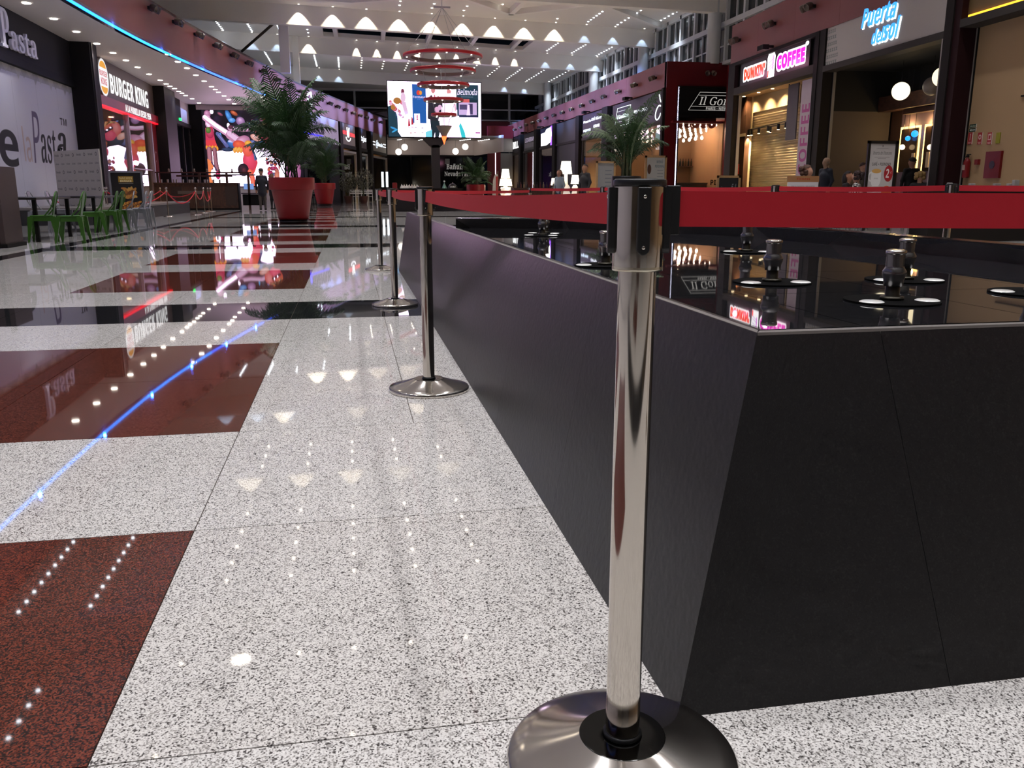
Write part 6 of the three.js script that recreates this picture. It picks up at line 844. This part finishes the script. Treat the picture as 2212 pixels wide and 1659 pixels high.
// ---- velvet rope barrier
{
  const postAt = [[364, 467.6], [426, 464], [443, 460], [458, 457], [350, 459], [236, 474], [231, 469], [88, 474], [452, 456]].map(([x, y]) => atY(x, y));
  const t0 = thing('rope_post', 'slim silver rope post with a ball top on the left terrace', 'rope post', [0, 0, 0], 0, 'silver rope posts of the left terrace');
  part(t0, 'base', lathe([[0.16, 0], [0.16, 0.012], [0.1, 0.022], [0.03, 0.035], [0, 0.035]], 28), M.chrome); part(t0, 'shaft', cyl(0.02, 0.02, 0.88, 0, 0.03, 0, 14), M.chrome); part(t0, 'collar', lathe([[0.02, 0.82], [0.036, 0.83], [0.036, 0.87], [0.02, 0.88]], 16), M.chrome); part(t0, 'ball_top', ball(0.042, 0, 0.95, 0, 14), M.chrome);
  postAt.forEach((p, i) => i ? dup(t0, p.toArray(), 0) : t0.position.copy(p));
  const rope = mat('#c0182a', 0.6);
  for (const [i, j, sag] of [[0, 1, 0.42], [0, 5, 0.4], [4, 6, 0.3], [4, 1, 0.22], [1, 2, 0.3], [2, 3, 0.4], [3, 8, 0.35], [5, 7, 0.4]]) { const a = postAt[i].clone().setY(0.85), b = postAt[j].clone().setY(0.85), pts = []; for (let k = 0; k <= 10; k++) { const u = k / 10; pts.push(a.clone().lerp(b, u).setY(0.85 - sag * 4 * u * (1 - u))); } single('velvet_rope', 'red velvet rope hanging in a curve between silver posts', 'rope', tube(pts, 0.018, 30, 8), rope, [0, 0, 0], 0, 'red ropes of the left terrace'); }
}
// ---- white folding chairs far off
{
  const c = thing('folding_chair', 'white slatted chair in the far row near the yellow shop', 'chair', [0, 0, 0], 0, 'white chairs near the yellow shop'); part(c, 'seat', box(0.42, 0.03, 0.4, 0, 0.45, 0), M.white_paint); for (const x of [-0.19, 0.19]) { part(c, 'leg', box(0.03, 0.45, 0.03, x, 0.225, 0.18), M.white_paint); part(c, 'rear_post', box(0.03, 0.92, 0.03, x, 0.46, -0.2), M.white_paint); } for (const y of [0.66, 0.78, 0.89]) part(c, 'back_slat', box(0.4, 0.06, 0.02, 0, y, -0.2), M.white_paint);
  [[769, 436], [775, 435.5], [787, 435], [799, 435], [762, 437]].forEach(([x, y], i) => { const p = atY(x, y); p.z = -62; const q = atZ(x, 430, 62); if (i) dup(c, [q.x, 0, q.z], Math.PI); else { c.position.set(q.x, 0, q.z); c.rotation.y = Math.PI; } });
}
// ================================================================ PLANTS
const leafM = [mat('#2c4a22', 0.5), mat('#375c2a', 0.5), mat('#24401d', 0.55)], paleLeaf = mat('#6f8060', 0.55), stemM = mat('#4a4a2c', 0.7);
function frond(L, lift, droop, leaf = 0.5, pairs = 26) {              // leaves the origin towards +x
  const g = [], pts = [], n = 10; let x = 0, y = 0, a = lift; const st = L / n;
  for (let i = 0; i <= n; i++) { pts.push(V(x, y, 0)); x += Math.cos(a) * st; y += Math.sin(a) * st; a -= droop * (0.04 + 0.2 * i / n); }
  const c = new THREE.CatmullRomCurve3(pts); g.push(new THREE.TubeGeometry(c, 12, 0.012, 4).toNonIndexed());
  for (let i = 0; i < pairs; i++) {
    const t = 0.22 + 0.78 * i / (pairs - 1), p = c.getPointAt(t), d = c.getTangentAt(t), len = leaf * Math.sin(Math.PI * (0.16 + 0.78 * t)) * rr(0.85, 1.1);
    for (const s of [-1, 1]) {
      const out = d.clone().multiplyScalar(0.75).add(V(0, 0.25 - 0.25 * t, s * 0.85)).normalize(), tip = p.clone().addScaledVector(out, len).add(V(0, -len * rr(0.25, 0.6), 0)), mid = p.clone().addScaledVector(out, len * 0.55), w = d.clone().multiplyScalar(0.017);
      const A = p.clone().sub(w), B = p.clone().add(w), C = mid.clone().add(w.clone().multiplyScalar(1.1)), D = mid.clone().sub(w.clone().multiplyScalar(1.1)), pos = [];
      for (const v of [A, B, C, A, C, D, D, C, tip]) pos.push(v.x, v.y, v.z);
      const q = new THREE.BufferGeometry(); q.setAttribute('position', new THREE.Float32BufferAttribute(pos, 3)); q.setAttribute('uv', new THREE.Float32BufferAttribute(new Float32Array(18), 2)); q.computeVertexNormals(); g.push(q);
    }
  }
  return mergeGeometries(g);
}
const frondSet = [frond(1.9, 1.25, 1.0, 0.5), frond(1.7, 1.05, 1.3, 0.48), frond(1.5, 0.75, 1.3, 0.46), frond(2.0, 1.42, 0.6, 0.5), frond(1.3, 0.5, 1.2, 0.42), frond(1.6, 0.95, 1.9, 0.5)];
const potM = mat('#93121a', 0.42), soilM = mat('#2a1f18', 0.9);
function palm(label, [x, z], k, nF, opts = {}) {
  const t = thing('potted_palm', label, 'potted palm', [x, 0, z], rr(0, 6));
  if (opts.pot !== false) {
    const r = opts.pr || 0.6, h = opts.ph || 1.2;
    const pot = part(t, 'pot', lathe([[0, 0.1], [r * 0.66, 0.1], [r * 0.68, 0.16], [r * 0.9, h * 0.72], [r * 0.91, h * 0.73], [r, h * 0.735], [r * 1.0, h * 0.98], [r * 0.98, h], [r * 0.92, h], [r * 0.9, h * 0.9], [0, h * 0.9]], 56), opts.dark ? M.blackPlastic : potM, opts.dark ? 'dark pot' : 'red plastic pot with a broad rim');
    part(t, 'pot_foot', lathe([[0, 0], [r * 0.6, 0], [r * 0.63, 0.03], [r * 0.63, 0.1], [0, 0.1]], 40), M.blackPlastic); part(t, 'soil', cyl(r * 0.88, r * 0.88, 0.02, 0, h * 0.9, 0, 32), soilM);
  }
  const base = opts.y || 1.08;
  for (let i = 0; i < nF; i++) {
    const m = part(t, 'frond', frondSet[opts.up && i % 3 ? [0, 3, 1][i % 3] : i % frondSet.length], opts.pale && i % 4 === 0 ? paleLeaf : leafM[i % 3]), a = i * 2.4, s = k * rr(0.75, 1.1), st = rr(0, 0.5) * (opts.trunk || 0.5);
    m.position.set(Math.cos(a) * 0.12 * k, base + st, Math.sin(a) * 0.12 * k); m.rotation.y = a + rr(-0.2, 0.2); m.rotation.order = 'YXZ'; m.rotation.x = rr(-0.3, 0.3); m.scale.setScalar(s);
  }
  for (let i = 0; i < 6; i++) { const a = i * 1.05; part(t, 'stem', rod(V(Math.cos(a) * 0.15 * k, base - 0.1, Math.sin(a) * 0.15 * k), V(Math.cos(a) * 0.1 * k, base + 0.45 * (opts.trunk || 0.5) * 1.6, Math.sin(a) * 0.1 * k), 0.025, 6), stemM); }
  return t;
}
palm('big palm in a large red pot on the bands of the floor', [-1.53, -24.6], 1.12, 52, { trunk: 1.5, up: true, pr: 0.61, ph: 1.22 });
palm('palm in a red pot standing farther behind the big one', [-1.42, -52], 1.15, 36, { trunk: 1.2, up: true, pr: 0.66, ph: 1.3 });
{ const p = atZ(1352, 411, 17.0); palm('slender palm in a dark pot behind the corner barrier post', [p.x, p.z], 0.62, 30, { trunk: 0.9, pr: 0.3, ph: 1.16, y: 1.12, pale: true, up: true, dark: true }); const q = atZ(1028, 411, 46); palm('bushy palm in a low red pot near the far restaurant', [q.x, q.z], 0.72, 26, { trunk: 0.7, pr: 0.5, ph: 1.18 }); }
{ // grey olive shrubs by the white chairs
  const leaf = new THREE.PlaneGeometry(0.05, 0.14), gs = []; for (let i = 0; i < 520; i++) { const u = rnd() * 2 - 1, a = rnd() * 6.283, r = Math.cbrt(rr(0.15, 1)) * 0.62, s = Math.sqrt(1 - u * u); gs.push(leaf.clone().rotateX(rnd() * 6).rotateY(rnd() * 6).translate(Math.cos(a) * s * r, u * r * 1.05, Math.sin(a) * s * r)); }
  const crown = mergeGeometries(gs), lm = mat('#6a6a58', 0.7, 0, { side: THREE.DoubleSide });
  for (const [px, D, h, k, l] of [[752, 60, 1.35, 1, 'grey green olive shrub in a terracotta pot by the yellow shop'], [785, 60, 1.55, 1.15, 'larger pale olive shrub behind the white chairs']]) { const p = atZ(px, 411, D), t = thing('olive_shrub', l, 'shrub', [p.x, 0, p.z]); part(t, 'pot', lathe([[0, 0], [0.2, 0], [0.3, 0.5], [0.27, 0.5], [0, 0.45]], 20), mat('#5a3426', 0.7)); part(t, 'trunk', cyl(0.05, 0.03, h - 0.4, 0, 0.4, 0, 8), stemM); const c = part(t, 'crown', crown, lm); c.position.y = h; c.scale.setScalar(k); }
}
// ================================================================ PEOPLE
function person(label, [x, z], turn, o) {
  const t = thing('person', label, 'person', [x, o.lift || 0, z], turn), H = o.h || 1.72, k = H / 1.75, J = (a, b, c) => V(a * k, b * k, c * k);
  const sit = o.sit, hipY = sit ? 0.52 : 0.93, sh = hipY + 0.5, nk = sh + 0.07, hd = sh + 0.2, f = o.lean || 0;
  const P = { hip: J(0, hipY, 0), chest: J(0, hipY + 0.33, 0.02 + f * 0.5), neck: J(0, nk, f), head: J(0, hd, 0.02 + f), chin: J(0, hd - 0.08, 0.045 + f) };
  const C = { top: o.top, leg: o.leg, skin: o.skin || '#b98a72', shoe: '#17130f' }, bones = [];
  const B = (a, b, r0, r1, c) => bones.push({ a, b, r0: r0 * k, r1: r1 * k, c });
  B(P.hip, P.chest, 0.135, 0.15, 'top'); B(J(-0.07, hipY + 0.3, f * 0.4), J(0.07, hipY + 0.3, f * 0.4), 0.13, 0.13, 'top'); B(J(-0.15, sh - 0.02, f), J(0.15, sh - 0.02, f), 0.07, 0.07, 'top'); B(J(0, sh, f), P.head, 0.055, 0.055, 'skin'); B(P.head, J(0, hd + 0.05, f), 0.092, 0.096, 'skin'); B(P.chin, J(0, hd + 0.02, 0.05 + f), 0.05, 0.06, 'skin'); B(J(0, hd - 0.01, 0.1 + f), J(0, hd + 0.015, 0.098 + f), 0.018, 0.012, 'skin');
  for (const s of [-1, 1]) {
    const el = o.arms === 'fwd' ? J(s * 0.22, sh - 0.24, f + 0.12) : J(s * 0.24, sh - 0.29, f - 0.02), wr = o.arms === 'fwd' ? J(s * 0.13, sh - 0.28, f + 0.34) : J(s * 0.23, sh - 0.53, f + 0.08), hn = wr.clone().add(o.arms === 'fwd' ? J(-s * 0.02, 0, 0.08) : J(0, -0.08, 0.02));
    B(J(s * 0.17, sh - 0.03, f), el, 0.06, 0.048, 'top'); B(el, wr, 0.046, 0.034, 'top'); B(wr, hn, 0.03, 0.034, 'skin');
    for (let i = 0; i < 4; i++) { const off = (i - 1.5) * 0.017; B(hn.clone().add(J(0, 0, off)), hn.clone().add(o.arms === 'fwd' ? J(off, -0.015, 0.07) : J(0, -0.075, off + 0.01)), 0.0105, 0.009, 'skin'); } B(wr, hn.clone().add(J(-s * 0.03, 0.01, 0.035)), 0.014, 0.011, 'skin');
    const kn = sit ? J(s * 0.1, 0.5, 0.42) : J(s * 0.095, 0.5, 0.01), an = sit ? J(s * 0.1, 0.09, 0.42) : J(s * 0.1 + (o.step || 0) * s * 0, 0.09, (o.step || 0) * s);
    B(J(s * 0.085, hipY - 0.01, 0), kn, 0.095, 0.068, 'leg'); B(kn, an, 0.064, 0.045, 'leg'); B(an.clone().add(J(0, -0.03, -0.03)), an.clone().add(J(0, -0.045, 0.14)), 0.045, 0.038, 'shoe');
  }
  if (o.coat) B(J(0, hipY - 0.18, 0), P.chest, 0.17, 0.15, 'top');
  const lo = V(-0.34 * k, -0.01, -0.3 * k), hi = V(0.34 * k, (hd + 0.2) * k, (sit ? 0.66 : 0.5) * k), n = 58, mc = new MarchingCubes(n, M.white_paint, false, false, 60000), half = n / 2, ab = new THREE.Vector3(), ap = new THREE.Vector3(), p = new THREE.Vector3();
  const dist = (q, b) => { ab.subVectors(b.b, b.a); ap.subVectors(q, b.a); const u = Math.max(0, Math.min(1, ap.dot(ab) / Math.max(1e-9, ab.lengthSq()))); return ap.addScaledVector(ab, -u).length() - (b.r0 + (b.r1 - b.r0) * u); };
  const kk = 0.035;
  for (let iz = 0; iz < n; iz++) for (let iy = 0; iy < n; iy++) for (let ix = 0; ix < n; ix++) {
    p.set(lo.x + (hi.x - lo.x) * (ix - half + half) / n, lo.y + (hi.y - lo.y) * iy / n, lo.z + (hi.z - lo.z) * iz / n); let s = 0, m = 9;
    for (const b of bones) { const d = dist(p, b); if (d < m) m = d; if (d < 0.25) s += Math.exp(-d / kk * 2.2); } mc.field[iz * n * n + iy * n + ix] = s > 0 ? Math.log(s) * kk / 2.2 : -m;
  }
  mc.isolation = 0; mc.update();
  const cnt = mc.count, pos = new Float32Array(cnt * 3), col = new Float32Array(cnt * 3), src = mc.positionArray, cc = {}; for (const q of Object.keys(C)) cc[q] = new THREE.Color(C[q]);
  for (let i = 0; i < cnt; i++) for (let c = 0; c < 3; c++) pos[i * 3 + c] = lo.getComponent(c) + (hi.getComponent(c) - lo.getComponent(c)) * (src[i * 3 + c] + 1) / 2;
  let g = new THREE.BufferGeometry(); g.setAttribute('position', new THREE.BufferAttribute(pos, 3)); g = mergeVertices(g, 1e-4); g.computeVertexNormals(); const pp = g.attributes.position, cl = new Float32Array(pp.count * 3);
  for (let i = 0; i < pp.count; i++) { p.fromBufferAttribute(pp, i); let m = 9, w = 'top'; for (const b of bones) { const d = dist(p, b); if (d < m) { m = d; w = b.c; } } let q = cc[w]; if (o.check && w === 'top' && (Math.floor(p.y * 28) + Math.floor(p.x * 28)) % 2) q = new THREE.Color('#d8d4d0'); cl.set([q.r, q.g, q.b], i * 3); }
  g.setAttribute('color', new THREE.BufferAttribute(cl, 3)); part(t, 'body', g, new THREE.MeshStandardMaterial({ vertexColors: true, roughness: 0.75 }));
  const hm = mat(o.hair || '#2a1c14', 0.7), hy = (hd + 0.045) * k, fz = f * k, hg = [new THREE.SphereGeometry(0.112 * k, 20, 12, 0, 6.3, 0, 1.35).rotateX(-0.45).translate(0, hy, 0.004 + fz)];
  if (o.bald) hg[0] = new THREE.TorusGeometry(0.086 * k, 0.026 * k, 8, 20, Math.PI * 1.15).rotateX(Math.PI / 2).rotateY(-0.25).translate(0, hy - 0.04, fz);
  if (o.long) hg.push(new THREE.SphereGeometry(0.12 * k, 18, 14).scale(1, 1.45, 0.72).translate(0, hy - 0.1 * k, -0.055 * k + fz)); if (o.curly) for (let i = 0; i < 16; i++) hg.push(ball(0.05 * k, Math.cos(i * 0.9) * 0.1 * k, hy + 0.03 * k - (i % 4) * 0.035, Math.sin(i * 0.9) * 0.085 * k - 0.03 + fz, 8));
  part(t, 'hair', hg, hm);
  part(t, 'eye', [ball(0.012 * k, 0.034 * k, (hd + 0.02) * k, 0.092 * k + fz, 8), ball(0.012 * k, -0.034 * k, (hd + 0.02) * k, 0.092 * k + fz, 8)], M.frameDark); part(t, 'mouth', box(0.045 * k, 0.009, 0.012, 0, (hd - 0.068) * k, 0.104 * k + fz), mat('#7a3a34', 0.6)); part(t, 'ear', [ball(0.02 * k, 0.098 * k, hd * k, 0.01 + fz, 8).scale(1, 1, 1), ball(0.02 * k, -0.098 * k, hd * k, 0.01 + fz, 8)], mat(C.skin, 0.6));
  return t;
}
const spotAt = (px, D) => { const p = atZ(px, 411, D); return [p.x, p.z]; };
{ const p = atY(569, 455), q = atY(590, 454); person('man in a dark navy jacket and grey trousers seen from behind', [p.x, p.z], Math.PI + 0.2, { h: 1.8, top: '#151722', leg: '#4a433e', hair: '#1c1512', coat: true }); person('woman in dark clothes half hidden by the big red pot', [q.x, q.z - 0.3], Math.PI - 0.6, { h: 1.6, top: '#15131a', leg: '#17161c', hair: '#6a4a30', long: true, coat: true }); }
person('woman with long brown hair in a pale denim jacket among the lamps', spotAt(1208, 34), -0.9, { h: 1.66, top: '#8d97a0', leg: '#3a4250', hair: '#4a2a1c', long: true });
person('man in a dark grey sweater standing beside the lamps', spotAt(1263, 31), -1.0, { h: 1.78, top: '#2b2a2c', leg: '#24242a', hair: '#241812', skin: '#a87a5e' });
person('bald man in a navy jacket walking past the cafe front', spotAt(1781, 22.8), -1.3, { h: 1.76, top: '#121726', leg: '#1c1c22', hair: '#7a6a58', bald: true, skin: '#9a7a62', step: 0.12 });
person('woman with brown hair in an olive coat walking by the cafe', spotAt(1859, 22), 1.2, { h: 1.6, top: '#3d3424', leg: '#2a241e', hair: '#3a1c12', coat: true });
person('brown haired person behind the small wooden kiosk', spotAt(1739, 16.8), 0.9, { h: 1.72, sit: true, lift: 0.05, top: '#3a2a26', leg: '#2a2426', hair: '#4a2c1c', curly: true });
person('seated woman with long dark hair facing her companion', spotAt(1829, 20), 0.7, { h: 1.7, sit: true, lift: 0.02, top: '#1c1618', leg: '#1c1618', hair: '#1f1210', long: true, arms: 'fwd', skin: '#b98468' });
person('seated woman with dark red hair in a black and white checked shirt', spotAt(1850, 18.8), -2.3, { h: 1.68, sit: true, lift: 0.02, top: '#1a1a1c', leg: '#22222a', hair: '#2b1412', check: true, curly: true });
person('man in a black coat standing beside the cafe poster', spotAt(1965, 22.8), 2.9, { h: 1.78, top: '#0c0b0c', leg: '#141315', hair: '#241c18', coat: true });
person('seated person with blond curly hair in a black coat', spotAt(1985, 20), 2.4, { h: 1.7, sit: true, lift: 0.03, top: '#111014', leg: '#15151a', hair: '#8d7040', curly: true });
{ // seats for them
  const s = thing('terrace_stool', 'low dark stool under the people seated on the right terrace', 'stool', [0, 0, 0], 0, 'stools of the right terrace'); part(s, 'seat', cyl(0.2, 0.2, 0.05, 0, 0.36, 0), M.frame); part(s, 'leg', [0, 1, 2, 3].map((i) => rod(V(Math.cos(i * 1.57) * 0.2, 0, Math.sin(i * 1.57) * 0.2), V(Math.cos(i * 1.57) * 0.13, 0.37, Math.sin(i * 1.57) * 0.13), 0.015)), M.frameDark);
  [[1739, 16.8], [1829, 20], [1850, 18.8], [1985, 20]].forEach(([px, D], i) => { const [x, z] = spotAt(px, D); if (i) dup(s, [x, 0, z], 0); else s.position.set(x, 0, z); });
  const [x, z] = spotAt(1808, 19.4), t = thing('round_terrace_table', 'small round dark table before the seated women', 'table', [x, 0, z]); part(t, 'table_top', cyl(0.3, 0.3, 0.03, 0, 0.72, 0, 28), M.frame); part(t, 'column', cyl(0.03, 0.03, 0.7, 0, 0.02, 0), M.frameDark); part(t, 'foot', cyl(0.2, 0.2, 0.02, 0, 0, 0), M.frameDark);
}
// ================================================================ HAND OVER
scene.traverse((o) => { if (o.isMesh) { o.castShadow = true; o.receiveShadow = true; } });
renderer.render(scene, camera);
